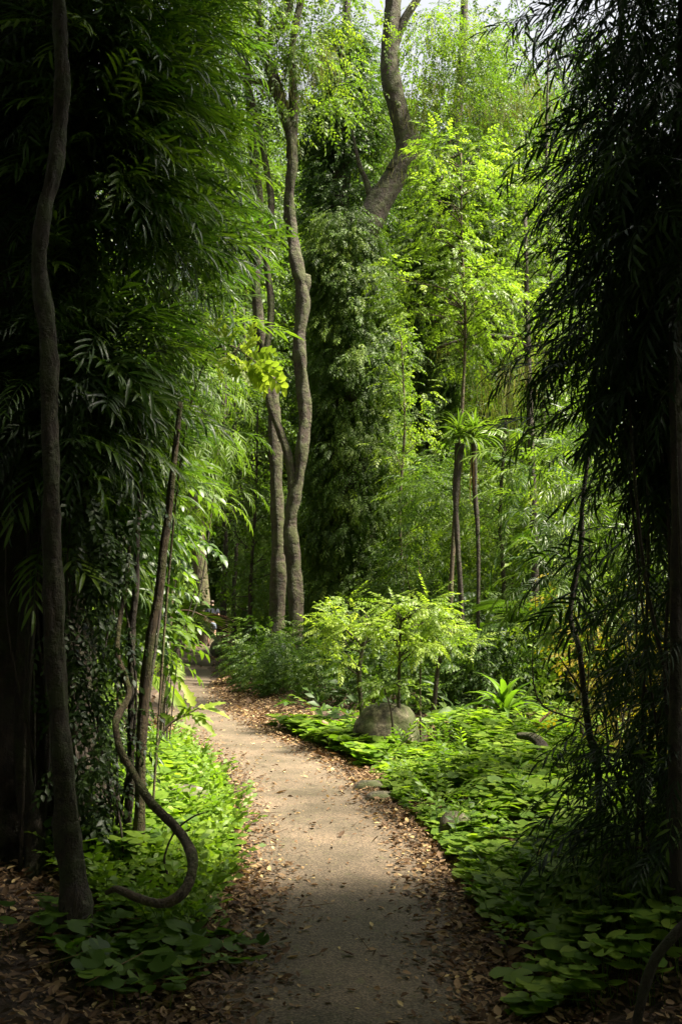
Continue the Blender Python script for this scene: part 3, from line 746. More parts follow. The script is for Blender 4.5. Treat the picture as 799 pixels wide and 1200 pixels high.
# ------------------------------------------------------------------ bright sapling tree, centre right
def sapling(r, name, label, Y, stem, wpx, clumps, cr, nsp, tpls, lm, bm, tb=.55, cat='tree', size=(.8, 1.2), flat=.7, down=.1, spread=.5, group=None, limb=True):
    U = Y / 1200
    b = PY(*stem[0], Y); O = on(b[0], Y)
    root = thing(name, O, label, cat, group); mb = MB()
    P_ = pts(Y, stem); P_[0][2] = O[2] - .1
    R_ = np.linspace(wpx, wpx * .3, len(P_)) * U
    mb.add(*tube(P_, R_, 8, .1, 7, int(Y * 7) + len(stem)))
    c = np.array(pts(Y, clumps)) + np.array([0, 1, 0]) * r.normal(0, spread, (len(clumps), 1))
    Q = catmull(P_, 6)
    if limb:
        for k in range(len(c)):
            dd_ = np.linalg.norm(Q - c[k] + np.array([0, 0, .35 * U * 60]), axis=1); a = Q[np.argmin(dd_)]
            mb.add(*tube(limb_curve(r, a, c[k]), np.array([.4, .3, .2, .1]) * R_.mean(), 4, 0, 3, k))
    mb.build('trunk', bm, root, origin=O)
    mb = MB(); clump_scatter(mb, r, tpls, c, cr, nsp, norm((c - Q.mean(0)) * [1, 1, 0] + 1e-4), size, down, tb, .12, .08, .5, flat)
    mb.build('crown', lm, root, origin=O)
    return root
r = np.random.default_rng(61)
cl = [(max(r.normal(528, 36), 505 - max(0, y_ - 240) * .5), y_) for y_ in np.linspace(165, 400, 66)] + [(r.uniform(450, 500), r.uniform(330, 365)) for _ in range(8)] + [(r.uniform(560, 610), r.uniform(300, 420)) for _ in range(10)]
sapling(r, 'sapling_tree', 'bright yellow green young tree glowing in front of the crooked bare trunk', 16,
        [(527, 830), (528, 700), (533, 600), (541, 480), (545, 380), (541, 280), (540, 180)], 3.2, cl, .33, 13, T_ov, LM_bright, BK_stem, .42, size=(.55, .85), spread=.45)
cl = [(r.normal(590, 34), y_) for y_ in np.linspace(330, 640, 50)]
sapling(r, 'sapling_tree', 'loose pale green young tree behind the strap leaved tufts', 18,
        [(588, 810), (590, 700), (586, 600), (592, 500), (600, 400), (598, 330)], 3.0, cl, .42, 12, T_ov + T_hang, LM_bright, BK_moss, .3, size=(.7, 1.1), spread=.6)
cl = [(r.normal(470, 20), y_) for y_ in np.linspace(380, 690, 40)]
sapling(r, 'sapling_tree', 'thin young tree with glossy leaves in the gap between the two vine columns', 22,
        [(470, 790), (472, 700), (468, 600), (474, 500), (470, 400)], 3.0, cl, .4, 14, T_small, LM_far, BK_stem, .65, size=(.8, 1.1), spread=.5)
cl = [(r.normal(640, 30), y_) for y_ in np.linspace(180, 700, 70)]
sapling(r, 'sapling_tree', 'tall feathery green tree behind the dark drooping leaves at right', 19,
        [(640, 800), (642, 650), (636, 500), (645, 350), (640, 200), (642, 60)], 4.0, cl, .5, 14, T_hang + T_small, LM_far, BK_moss, .6, size=(.8, 1.2), spread=.8)
cl = [(r.normal(300, 22), y_) for y_ in np.linspace(480, 700, 36)]
sapling(r, 'sapling_tree', 'leafy sapling just left of the paired central trunks', 24,
        [(292, 775), (294, 680), (300, 580), (302, 480)], 3.0, cl, .45, 13, T_far, LM_far, BK_dark, .45, size=(.7, 1.1))
for (x0, lab, k, w_) in [(262, 'dark slim trunk nearest the distant walker', 0, 4.2), (274, 'thin dark trunk second right of the distant walker', 1, 3.0), (286, 'thin dark trunk third right of the distant walker', 2, 3.2)]:
    cl = [(x0 + r.normal(0, 22), y_) for y_ in np.linspace(380 + 20 * k, 620, 22)]
    sapling(r, 'slim_tree', lab, 31 + 2 * k, [(x0 + 2, 762 - k * 2), (x0, 700), (x0 + 3, 640), (x0 - 3, 560), (x0 + 2, 460), (x0, 360)], w_, cl, .6, 14, T_far, LM_far, BK_dark, .5)
for (x, y, k, s) in [(-6, -1, 1, 2), (-4.5, -5, 2, 2.2), (-1.5, -7, 1, 2.2), (2, -7, 2, 2.2), (4.8, -4.5, 1, 2), (6.2, .5, 1, 2), (6.3, 4, 2, 2), (-6.8, 3.5, 2, 2), (7, 7.5, 1, 1.8), (-7.5, 7.5, 1, 1.6)]:  # unseen shrub walls added to darken the near foliage
    pshrub(k, x, y, s, 'large unseen shrub added beside and behind the near path for shade', 'unseen shrubs added to close off light from the near path')
for (x, y, k, s) in [(-1.6, 20.3, 3, .75), (-1.45, 18.6, 3, .5), (-.9, 17.8, 3, .6), (-.3, 16.6, 3, .55), (.5, 15.6, 3, .6), (1.3, 15.2, 3, .6), (2.2, 14.8, 3, .7)]:
    pshrub(k, x, y, s)
# low bright light-catching bushes behind the walker
bsh = make_shrub(r, 2.6, 1.3, 60, 14, T_far, LM_bright, 'bright sunlit shrub filling the far end of the path corridor', 'sunlit shrubs at the far end of the path', .35)
bfirst = True
for (px, Y, s) in [(205, 46, 1.2), (224, 50, 1.1), (176, 41, 1.2), (190, 53, 1.6), (243, 56, 1.4), (150, 45, 1.4), (262, 60, 1.5), (160, 33, .9)]:
    X = PY(px, 750, Y)[0]
    if bfirst: bsh.location = on(X, Y); bsh.scale = (s, s, s); bfirst = False
    else: dup(bsh, on(X, Y), r.uniform(0, 6), s)

# ------------------------------------------------------------------ strap-leaved tufts on slender stems
strap = leaf(6, .03, 1.0, .5, lambda t: min(1, t * 5) * (1 - t ** 3), .5)
strap_b = leaf(7, .075, 1.2, .45, lambda t: min(1, t * 3) * (1 - t ** 2.2), .5)
def tuft(mb, r, p, n, L_, tb=.5, spread=1.0, tpl=strap, lo=-.35, hi=1.0):
    a = r.uniform(0, 2 * PI, n); e = r.uniform(lo, hi, n)
    d = np.stack([np.cos(a) * np.cos(e), np.sin(a) * np.cos(e), np.sin(e)], 1)
    scatter(mb, tpl, np.repeat(p[None], n, 0), frames(d), r.uniform(.7, 1.1, n) * L_, r.normal(tb, .12, n))
r = np.random.default_rng(71)
for (stemp, top, w, lab) in [([(541, 720), (536, 640), (534, 580), (538, 520)], (538, 512), 4, 'pandan like plant with a silvery tuft of strap leaves on a leaning stem'),
                             ([(560, 740), (560, 640), (556, 570), (555, 520)], (556, 514), 3, 'shorter strap leaved tuft with dead leaves hanging from it')]:
    Y = 15.5; U = Y / 1200
    b_ = PY(*stemp[0], Y); O = on(b_[0], Y); root = thing('strap_leaved_palm', O, lab, 'plant'); mb = MB()
    P_ = [np.array([b_[0] + .03, Y, O[2] - .1])] + pts(Y, stemp)
    mb.add(*tube(P_, np.array([w, w * .7, w * .8, w, w * 1.3]) * U, 8, .15, 6, 2)); mb.build('stem', BK_dark, root, origin=O)
    mb = MB(); tp = PY(*top, Y); tuft(mb, r, tp, 64, .62, .55, lo=-.55, hi=1.35); mb.build('leaf_crown', LM_far, root, origin=O)
    mb = MB(); tuft(mb, r, tp - [0, 0, .05], 8, 1.0, .6, lo=-1.55, hi=-1.3, tpl=leaf(6, .014, .35, .5, lambda t: 1 - t ** 3)); mb.build('dead_leaf', LM_dry, root, origin=O)

# drooping mossy limb and vines, right centre
Y = 17; U = Y / 1200; 
bl = pts(Y, [(510, 405), (540, 398), (575, 393), (600, 396)])
mb = MB(); mb.add(*tube(bl, np.array([3, 3.5, 3, 2]) * U, 7, .2, 6, 3)); 
O = on(bl[0][0] + 1.2, Y)

# ------------------------------------------------------------------ tiered young trees round the boulder
r = np.random.default_rng(81)
def tier_cl(x0, x1, y0, y1, n): return [(r.uniform(x0, x1), r.uniform(y0, y1)) for _ in range(n)]
sapling(r, 'tiered_shrub', 'light green tiered shrub on a dark stem before the boulder', 11.3,
        [(467, 882), (467, 820), (468, 770), (470, 720)], 3.2, tier_cl(432, 508, 704, 740, 15) + tier_cl(445, 495, 748, 772, 4), .13, 8, T_tier, LM_bright, BK_dark, .55, 'shrub', (.6, .95), .35, -.02, .2)
sapling(r, 'tiered_shrub', 'light green tiered shrub on a crooked mossy stem left of the boulder', 13,
        [(428, 842), (421, 800), (424, 765), (432, 738), (426, 715)], 3.4, tier_cl(382, 450, 705, 745, 15) + [(392, 775), (400, 765), (410, 772), (388, 740)], .14, 8, T_tier, LM_bright, BK_moss, .6, 'shrub', (.6, 1.), .35, -.02, .2)
sapling(r, 'tiered_shrub', 'thin straight stemmed tiered shrub at the right end of the boulder', 11.6,
        [(493, 880), (492, 820), (493, 765), (494, 740)], 1.8, tier_cl(475, 530, 715, 760, 13), .13, 7, T_tier, LM_bright, BK_stem, .5, 'shrub', (.6, .95), .35, -.02, .2)
sapling(r, 'tiered_shrub', 'tiered shrub leaning behind the boulder with one long low branch reaching right', 13.4,
        [(505, 838), (511, 800), (516, 765), (522, 745)], 3.4, [(520, 760), (535, 757), (548, 753), (558, 750), (505, 742), (515, 730), (498, 735), (524, 748), (508, 755), (530, 735)], .12, 8, T_tier, LM_bright, BK_dark, .55, 'shrub', (.6, .95), .3, 0, .15)
sapling(r, 'sprout', 'twiggy sprout with a few leaves directly in front of the boulder', 11.0,
        [(462, 888), (459, 840), (452, 812), (448, 800)], 1.6, [(448, 800), (455, 806), (476, 800), (482, 810), (440, 808)], .1, 4, T_ov, LM_deep, BK_dark, .9, 'plant', (.5, .8), .5, 0, .1)

# ------------------------------------------------------------------ boulder and stones
def rock(r, name, loc, sx, sy, sz, mat_, label, cat='rock', amp=.16, sub=5):
    import bmesh
    bm = bmesh.new(); bmesh.ops.create_icosphere(bm, subdivisions=sub, radius=1)
    ph = r.uniform(0, 6, 18)
    for v in bm.verts:
        c = np.array(v.co); n_ = 0
        if sub == 6: c = np.sign(c) * np.abs(c) ** .72; c /= 1.12
        for k in range(4 if sub < 5 else 6):
            f = 1.6 * 1.9 ** k
            n_ += (math.sin(c[0] * f + ph[k]) * math.sin(c[1] * f * 1.1 + ph[k + 4]) + math.sin(c[2] * f * 1.2 + ph[k + 8] + c[0])) / 1.9 ** k
        for nx, ny, nz, dd_ in planes:
            s = c[0] * nx + c[1] * ny + c[2] * nz
            if s > dd_: c = c - np.array([nx, ny, nz]) * (s - dd_) * .5
        c = c * (1 + amp * .5 * n_)
        v.co = (c[0] * sx, c[1] * sy, max(c[2], -.35) * sz)
    me = bpy.data.meshes.new(name); bm.to_mesh(me); bm.free()
    for p_ in me.polygons: p_.use_smooth = True
    me.materials.append(mat_); o = bpy.data.objects.new(name, me); COL.objects.link(o); o.location = loc
    return tag(o, label, cat)
planes = [norm(np.array(v)).tolist() + [d] for v, d in [((-.3, -.8, .5), .82), ((.7, -.3, .6), .8), ((-.8, -.1, .5), .8), ((.1, .1, 1), .84), ((.5, -.8, .1), .85)]]
m, nt, N, L = mat('mossy_stone')
tc = N.new('ShaderNodeTexCoord'); n1 = N.new('ShaderNodeTexNoise'); n1.inputs['Scale'].default_value = 9; n1.inputs['Detail'].default_value = 9; n1.inputs['Roughness'].default_value = .7; L.new(tc.outputs['Object'], n1.inputs[0])
n2 = N.new('ShaderNodeTexNoise'); n2.inputs['Scale'].default_value = 3.5; n2.inputs['Detail'].default_value = 6; L.new(tc.outputs['Object'], n2.inputs[0])
r1 = ramp(N, L, n1.outputs['Fac'], [(.38, (.02, .017, .011)), (.5, (.085, .07, .045)), (.64, (.26, .23, .15))])
r2 = ramp(N, L, n2.outputs['Fac'], [(.44, (0, 0, 0)), (.54, (.9, .9, .9))])
mx = N.new('ShaderNodeMix'); mx.data_type = 'RGBA'; L.new(r2.outputs[0], mx.inputs['Factor']); L.new(r1.outputs[0], mx.inputs['A']); mx.inputs['B'].default_value = (.055, .065, .018, 1)
p = N.new('ShaderNodeBsdfPrincipled'); p.inputs['Roughness'].default_value = .9; L.new(mx.outputs['Result'], p.inputs['Base Color'])
b = N.new('ShaderNodeBump'); b.inputs['Strength'].default_value = .9; b.inputs['Distance'].default_value = .03; L.new(n1.outputs['Fac'], b.inputs['Height']); L.new(b.outputs[0], p.inputs['Normal'])
o = N.new('ShaderNodeOutputMaterial'); L.new(p.outputs[0], o.inputs[0]); STONE = m
GOLD = plain_mat('golden_moss', (.28, .24, .03), .95, 30, .5)
r = np.random.default_rng(91)
q = gp(456, 884); pl_, planes = planes, []; rock(r, 'boulder', q + [0, .30, .13], .41, .36, .44, STONE, 'large rounded mossy grey boulder beside the tiered shrubs', amp=.12, sub=6); planes = pl_
q = gp(432, 925); rock(r, 'stone', q + [0, 0, .0], .17, .13, .08, STONE, 'flat pale stone at the path edge where it bends', sub=4)
q = gp(447, 938); rock(r, 'stone', q + [0, 0, .0], .16, .12, .07, STONE, 'second flat stone at the path edge, nearer the camera', sub=4)
q = gp(536, 987); rock(r, 'stone', q + [0, .05, .06], .15, .13, .13, STONE, 'dark rounded stone half hidden in the right ground cover', sub=4)
q = gp(122, 965); rock(r, 'stone', q + [0, .1, .12], .10, .10, .13, STONE, 'small upright pinkish stone between the left stems', sub=4)
q = gp(200, 962); rock(r, 'stone', q + [0, .1, .12], .28, .18, .12, STONE, 'flat brownish stone in the bright ground cover left of the path', sub=4)
q = gp(221, 768); rock(r, 'stone', q + [-.55, .2, .25], .45, .45, .45, STONE, 'rounded stone at the left edge of the far path', sub=4)
q = gp(254, 770); rock(r, 'stone', q + [.25, .2, .2], .5, .5, .5, STONE, 'dark mossy stone at the right edge of the far path by the walker', sub=4)
q = gp(730, 905); rock(r, 'mossy_rock', q + [0, 0, .15], .26, .2, .26, GOLD, 'golden moss covered rock under the dark right hand branches', sub=4)
# fallen branches
WOOD = bark_mat('fallen_wood', (.30, .17, .10), (.10, .05, .03), (.16, .10, .06), .2, (.42, .3, .2), .15, 2.)
def branch(name, label, P_, R_, mat_=None, rough=.15, extra=None):
    mb = MB(); mb.add(*tube(P_, R_, 9, rough, 6, len(P_) * 3 + int(abs(P_[0][0]) * 17)))
    for e in (extra or []): mb.add(*tube(e[0], e[1], 7, rough, 5, 9))
    O = np.array(P_[0]); o = mb.build(name, mat_ or WOOD, origin=O); return tag(o, label, 'branch')
Yb = 12.4
branch('fallen_log', 'short broken pale log lying left of the boulder', [PY(377, 846, Yb), PY(392, 856, Yb), PY(415, 868, Yb - .1)], [.035, .045, .04])
branch('fallen_branch', 'reddish fallen branch on the ground right of the boulder', [gp(520, 862) + [0, 0, .12], gp(545, 860) + [0, 0, .16], gp(570, 866) + [0, 0, .1]], [.03, .035, .02])
branch('curved_root', 'thick dark hooked root arching out of the right ground cover', [PY(606, 862, 9.7), PY(622, 864, 9.6), PY(634, 874, 9.5), PY(637, 888, 9.4), PY(628, 900, 9.3), PY(618, 908, 9.2)], [.025, .04, .055, .055, .05, .04], BK_dark, .2)
branch('fallen_branch', 'thin brown stick standing in the ground cover near the hooked root', [PY(624, 852, 11.4), PY(636, 842, 11.4), PY(646, 833, 11.4)], [.02, .017, .012])

# ------------------------------------------------------------------ ferns, rosettes, broadleaf plants
def rosette(r, name, label, base, n, L_, tpl, lm, cat='plant', tb=.5, lo=.2, hi=1.3, sub='leaf'):
    root = thing(name, base, label, cat)
    for k in range(n):
        mb = MB(); a = k * 2.4 + r.normal(0, .2); e = lo + (hi - lo) * (k + .5) / n
        d = np.array([[math.cos(a) * math.cos(e), math.sin(a) * math.cos(e), math.sin(e)]])
        scatter(mb, tpl, np.array([[0, 0, .04]]), frames(d), np.array([L_ * r.uniform(.8, 1.1)]), np.array([tb + r.normal(0, .1)]))
        mb.build(sub, lm, root)
    return root
rosette(r, 'strap_lily', 'rosette of broad arching strap leaves in front of the dark thicket', gp(592, 862) + [0, 0, .14], 20, .78, strap_b, LM_cover, tb=.35, lo=.25, hi=1.45)
def frond(r, n=22, L_=1., ll=.3, bend=1.2, w=.05):
    lf = leaf(3, w, .5, .3, lambda t: math.sin(PI * t ** .8) ** .6); mb = MB()
    def at(t):
        a = .25 - bend * t; s = 0; y = z = 0
        for u in np.linspace(0, t, 12)[1:]: y += math.cos(.25 - bend * u) * t / 11; z += math.sin(.25 - bend * u) * t / 11
        return np.array([0, y * L_, z * L_]), np.array([0, math.cos(a), math.sin(a)])
    for i, t in enumerate(np.linspace(.2, 1, n)):
        p_, d = at(t); prof = math.sin(PI * (t * .8 + .12))
        for s in (-1, 1):
            dd_ = norm(d * .55 + np.array([s, 0, -.12 + r.normal(0, .05)]))
            scatter(mb, lf, p_[None], frames(dd_[None], roll=np.array([r.normal(0, .15)])), np.array([ll * L_ * (.35 + .65 * prof)]), 0.)
    mb.add(*tube([at(t)[0] for t in (0, .25, .5, .75, 1)], [.008, .007, .006, .004, .002], 4, n=2, cap=False), tint=-.1)
    return np.concatenate(mb.V), np.concatenate(mb.F), np.concatenate(mb.T)
FR = frond(r)
rosette(r, 'fern', 'small fern with pale fronds just right of the boulder', gp(522, 862), 9, .5, FR, LM_bright, 'fern', .4, .3, 1.1, 'frond')
PALM = frond(r, 26, 1., .42, 1.5, .05)
rosette(r, 'palm', 'low bright palm above the far bend of the path', on(PY(205, 760, 27)[0], 27) + [0, 0, .9], 11, 1.7, PALM, LM_bright, 'palm', .3, .1, 1.3, 'frond')
rosette(r, 'palm', 'palm with long fronds left of the path behind the slim leaning stems', on(PY(170, 780, 14)[0] - .5, 14) + [0, 0, .6], 10, 1.5, PALM, LM_far, 'palm', .7, .1, 1.3, 'frond')
rosette(r, 'palm', 'dim palm in the thicket between the boulder and the right stems', on(PY(640, 800, 16)[0], 16) + [0, 0, .8], 10, 1.5, PALM, LM_far, 'palm', .5, .1, 1.3, 'frond')
# bronze dead frond hanging beside the walker
Yf = 26
mb = MB()
for (a_, b_, n_) in [((240, 722), (262, 758), 11)]:
    A_ = PY(*a_, Yf); B_ = PY(*b_, Yf)
    Ps = [A_, A_ * .5 + B_ * .5 + [0.05, 0, .06], B_]
    mb.add(*tube(Ps, [.014, .012, .005], 5, n=5), tint=.6)
    Q = catmull(Ps, 8)
    lf = leaf(4, .05, .35, .4, lambda t: math.sin(PI * t ** .7) ** .6)
    for i, tt_ in enumerate(np.linspace(.05, .95, 13)):
        p_ = Q[int(tt_ * (len(Q) - 1))]
        d = np.array([[1., .1, .18 - tt_ * .85], [-.35, -.1, -.9]])
        scatter(mb, lf, np.stack([p_, p_]), frames(d, roll=r.normal(.4, .3, 2)), np.array([.62 - .2 * tt_, .18]), np.array([.55 + .4 * r.uniform(), .4]))
q0 = PY(203, 716, Yf); q1 = PY(240, 722, Yf)
mb.add(*tube([q0, q0 * .5 + q1 * .5 + [0, 0, .08], q1], [.014, .014, .014], 5, n=4), tint=.5)
P_ = np.array([q1 + (PY(262, 722, Yf) - q1) * u for u in np.linspace(0, 1, 9)])
d = np.stack([np.linspace(.6, 1, 9), np.zeros(9), np.linspace(.25, -.35, 9)], 1)
scatter(mb, lf, P_, frames(d, roll=r.normal(.3, .3, 9)), .4, np.linspace(.25, .05, 9))
Of = on(PY(201, 760, Yf)[0] - .2, Yf)
root = thing('drooping_palm_frond', Of, 'bronze and white dying palm frond hanging in front of the distant walker', 'palm frond')
mb.build('frond', LM_bronze, root, origin=Of)
mb = MB(); mb.add(*tube([Of + [0, 0, -.05], Of + [.0, 0, .8], q0], [.03, .025, .014], 6, n=5)); mb.build('stem', BK_stem, root, origin=Of)

# dark glossy plants at the foot of the trunks (330..400, 800..840)
for i, (px, py) in enumerate([(335, 832), (352, 826), (375, 832), (392, 828), (312, 820)]):
    lab = ['dark glossy broadleaf plant beside the path bend, leftmost but one of its row', 'dark glossy broadleaf plant under the twisted trunks', 'dark glossy broadleaf plant behind the short broken log',
           'dark glossy broadleaf plant just left of the crooked mossy stem', 'dark glossy broadleaf plant nearest the far path'][i]
    rosette(r, 'broadleaf_plant', lab, gp(px, py), 11, .5, T_ov[i % 5], LM_cover, 'plant', .12, .25, 1.2, 'leafy_stem')
for (px, py, lab, s) in [(560, 835, 'pale shiny leaved seedling left of the strap lily', .55), (680, 862, 'starry leaved seedling beside the dark crooked stem', .5), (655, 870, 'low seedling at the foot of the dark crooked stem', .5)]:
    rosette(r, 'seedling', lab, gp(px, py), 9, s, T_ov[2], LM_bright, 'plant', .35, .5, 1.4, 'leafy_stem')

# ------------------------------------------------------------------ golden mossy shrub on the right
r = np.random.default_rng(101)
cl = [(r.uniform(655, 790), r.uniform(690, 800)) for _ in range(26)] + [(r.uniform(690, 790), r.uniform(800, 890)) for _ in range(16)]
sapling(r, 'golden_shrub', 'golden yellow mossy shrub glimpsed through the dark right hand branches', 10.2,
        [(725, 905), (720, 850), (712, 780), (708, 700)], 5, cl, .3, 12, T_small, LM_gold, BK_moss, .5, 'shrub', (.5, .9), .9, .2, .4)
sapling(r, 'sapling_tree', 'slim yellowish mossy stem rising just right of the dark crooked stem', 11,
        [(682, 890), (680, 820), (676, 740), (684, 640), (680, 560)], 3, [(r.normal(685, 26), y_) for y_ in np.linspace(540, 830, 26)], .3, 9, T_small, LM_far, BK_moss, .8, 'tree', (.6, 1.))

# ------------------------------------------------------------------ LEFT foreground: great dark tree, vines, stems
r = np.random.default_rng(111)
Yt = 6.6; O = on(-2.25, Yt)
root = thing('great_tree', O, 'massive dark trunk at the left edge hung with strap leaved climbers', 'tree'); mb = MB()
mb.add(*tube([O + [0, 0, -.3], O + [0, 0, .15], O + [-.02, 0, 1.0], O + [.02, 0, 2.2], O + [.05, .05, 4], O + [0, .1, 7], O + [.1, 0, 11], O + [.3, .2, 15]], [.92, .72, .56, .52, .48, .45, .4, .2], 28, .12, 10, 5, lump=1.5))
for k in range(16):
    a = k / 16 * 2 * PI + r.normal(0, .1); L_ = []
    for z, rr in [(-.2, .98), (.1, .82), (.6, .64), (1.4, .57), (2.4, .52), (3.6, .49), (5, .46)]:
        a += r.normal(0, .12); L_.append(O + [math.cos(a) * rr, math.sin(a) * rr, z])
    mb.add(*tube(L_, [.09, .07, .05, .05, .04, .035, .03], 7, .2, 6, k + 50))
limbs = [((0, 0, 8), (3.2, -2.5, 10.5)), ((0, 0, 8.5), (-2.5, -3, 11)), ((0, 0, 9), (3.0, 1.5, 12.5)), ((0, 0, 7.5), (-3, 1.5, 10.5)), ((0, 0, 10), (1, -4, 12)), ((0, 0, 9.5), (-.5, -6, 11.5))]
ends = []
for i, (a, b_) in enumerate(limbs):
    mb.add(*tube(limb_curve(r, O + a, O + b_), [.16, .13, .1, .04], 8, .15, 5, i + 80)); ends.append(O + b_)
mb.build('trunk', BK_dark, root, origin=O)
mb = MB(); n = 520
ang = r.uniform(0, 2 * PI, n); rd = r.uniform(0, 1, n) ** .5 * 5.4
c = np.stack([O[0] + .4 + rd * np.cos(ang), O[1] - 2.6 + rd * np.sin(ang) * 1.2, r.uniform(9.4, 12.5, n)], 1)
c = c[(c[:, 2] - 1.6 > .74 * np.maximum(c[:, 1], .1)) & ((c[:, 1] < np.where(c[:, 0] > 6.2, 2.3, 4.2)) | ((c[:, 1] < 6.6) & (c[:, 0] < 2.6)))]  # crown above the view, cut to shade the near ground only
clump_scatter(mb, r, T_far, c, .9, 18, None, (1.0, 1.6), .2, .45, .15); mb.build('crown', LM_deep, root, origin=O)

O2 = on(2.9, 3.6)  # unseen tree added for the shade of its canopy
root = thing('great_tree', O2, 'tall unseen forest tree added beyond the right edge to shade the near path', 'tree'); mb = MB()
mb.add(*tube([O2 + [0, 0, -.3], O2 + [0, 0, 1.0], O2 + [.1, 0, 4], O2 + [0, .1, 8], O2 + [-.2, 0, 12]], [.34, .26, .22, .2, .1], 16, .12, 8, 7))
for i, (a, b_) in enumerate([((0, 0, 7), (-2.6, 1.0, 9.6)), ((0, 0, 7.5), (2.5, 1, 10)), ((0, 0, 8), (-1, -3, 11)), ((0, 0, 8), (1, 3.6, 10.5))]):
    mb.add(*tube(limb_curve(r, O2 + a, O2 + b_), [.13, .1, .07, .03], 8, .15, 5, i + 180))
mb.build('trunk', BK_dark, root, origin=O2)
mb = MB(); n = 520
ang = r.uniform(0, 2 * PI, n); rd = r.uniform(0, 1, n) ** .5 * 5.6
c = np.stack([O2[0] + 1.4 + rd * np.cos(ang) * 1.2, O2[1] + .3 + rd * np.sin(ang) * 1.15, r.uniform(8.8, 11.8, n)], 1)
c = c[(c[:, 2] - 1.6 > .74 * np.maximum(c[:, 1], .1)) & ((c[:, 1] < np.where(c[:, 0] > 6.2, 2.3, 4.2)) | ((c[:, 1] < 6.6) & (c[:, 0] < 2.6)))]  # canopy outline shaped so sunlight reaches the ground farther on
clump_scatter(mb, r, T_far, c, .9, 18, None, (1.0, 1.6), .2, .45, .15); mb.build('crown', LM_deep, root, origin=O2)

# strap-leaved climber curtains on the left tree
def curtain(r, label, Y, cen, n, nsp, cr, tpls, lm, tb, down, size, outv=None, name='climbing_vine', stems=6, rootpx=None, bm=None, group=None, outw=1.2, tvar=.14):
    """cen: function(n) -> pixel positions and Y offsets"""
    px, py, dy = cen(n)
    c = np.array([PY(a, b, Y + e) for a, b, e in zip(px, py, dy)])
    c = c[c[:, 2] > .12]
    if len(c) > 80:
        ga = np.sin(c[:, 0] * 5.1 + c[:, 2] * 1.3 + 1) + np.sin(c[:, 2] * 3.7 + c[:, 0] * 2.2) + np.sin(c[:, 1] * 4 + c[:, 2] * 2.1)
        c = c[ga > -.75]
    cr = cr * r.uniform(.55, 1.35, len(c))
    rp = PY(*(rootpx or (100, 900)), Y); O = on(rp[0], Y)
    root = thing(name, O, label, 'vine' if 'vine' in name else 'shrub', group)
    mb = MB()
    srt = c[np.argsort(c[:, 2])]
    for i in range(stems):
        tgt = srt[int(len(srt) * (i + .5) / stems)]; k_ = r.uniform(.45, .9)
        a = O + [r.normal(0, .1), r.normal(0, .1), -.1]
        mid = a * .4 + tgt * .6; mid[2] = tgt[2] * .55; 
        mb.add(*tube([a, (a + mid) / 2 + r.normal(0, .08, 3), mid + r.normal(0, .1, 3), tgt], np.array([.016, .014, .011, .004]) * k_, 6, .1, 6, i))
    mb.build('stem', bm or BK_dark, root, origin=O)
    mb = MB(); out = np.broadcast_to(np.asarray(outv if outv is not None else (0, 0, 0), float), c.shape)
    clump_scatter(mb, r, tpls, c, cr, nsp, out, size, down, tb, tvar, .08, outw)
    mb.build('foliage', lm, root, origin=O)
    return root
edgeL = lambda y: np.interp(y, [-150, 0, 60, 150, 250, 350, 420, 480, 560, 640, 700], [250, 262, 275, 288, 288, 280, 250, 224, 192, 160, 140])
def cenA(n):
    y = r.uniform(-160, 640, n); e = edgeL(y); x = e - 25 - (e - 95) * r.uniform(0, 1, n) ** 1.0; return x - 8, y, np.clip(1.9 - (e - x) * .016, -.2, 1.7) + r.normal(0, .22, n)
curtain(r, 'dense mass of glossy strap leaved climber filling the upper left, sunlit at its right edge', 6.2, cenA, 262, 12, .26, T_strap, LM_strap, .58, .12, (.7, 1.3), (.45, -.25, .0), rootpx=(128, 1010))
def cenB(n):
    y = r.uniform(-150, 560, n); x = r.uniform(-60, 130, n); return x, y, r.normal(0, .25, n)
curtain(r, 'dark shaded strap leaved climber behind the pale slender stem at far left', 6.0, cenB, 120, 10, .26, T_strap, LM_shaded, .5, .15, (.62, 1.0), (.0, -.4, .0), rootpx=(30, 1030))
def cenC(n):
    y = r.uniform(560, 985, n); x = r.normal(108, 17, n); return x, y, r.normal(0, .12, n)
curtain(r, 'thin ferny climber hanging on the right flank of the massive left trunk', 6.0, cenC, 64, 9, .14, T_small, LM_shaded, .7, .5, (.4, .7), (.3, -.3, 0), rootpx=(112, 1010), stems=3)  # climber thickened in the shaded leaf colour to darken the trunk flank
# sunlit mid-distance foliage hanging between left mass and twin trunks
def cenD(n):
    y = r.uniform(430, 620, n); x = r.normal(240, 20, n); return x, y, r.normal(0, .4, n)
curtain(r, 'pale drooping narrow leaved creeper lit up left of the paired trunks', 10.5, cenD, 24, 9, .24, T_droop, LM_bright, .2, .35, (.5, .9), (.2, -.2, 0), rootpx=(186, 885), stems=5)
def cenE(n):
    y = r.uniform(570, 760, n); x = np.minimum(r.normal(152, 26, n), np.where(y > 670, 172, 230)); return x, y, r.normal(0, .3, n)
curtain(r, 'glossy leaved bush round the slim leaning stems left of the path', 8.6, cenE, 50, 9, .22, T_ov, LM_strap, .62, .25, (.7, 1.15), (.2, -.2, 0), name='bush', rootpx=(150, 930), stems=3)
def cenF(n):
    y = r.uniform(600, 790, n); x = r.uniform(80, np.where(y > 660, 128, 205), n); return x, y, r.normal(0, .4, n)
curtain(r, 'fresh green bush overhanging the left side of the far path', 13.5, cenF, 44, 9, .26, T_ov, LM_bright, .3, .2, (.7, 1.1), (.3, -.1, 0), name='bush', rootpx=(140, 850), stems=2)
def cenH(n):
    y = r.uniform(800, 985, n); x = r.uniform(90, 160, n); return x, y, r.normal(0, .2, n)
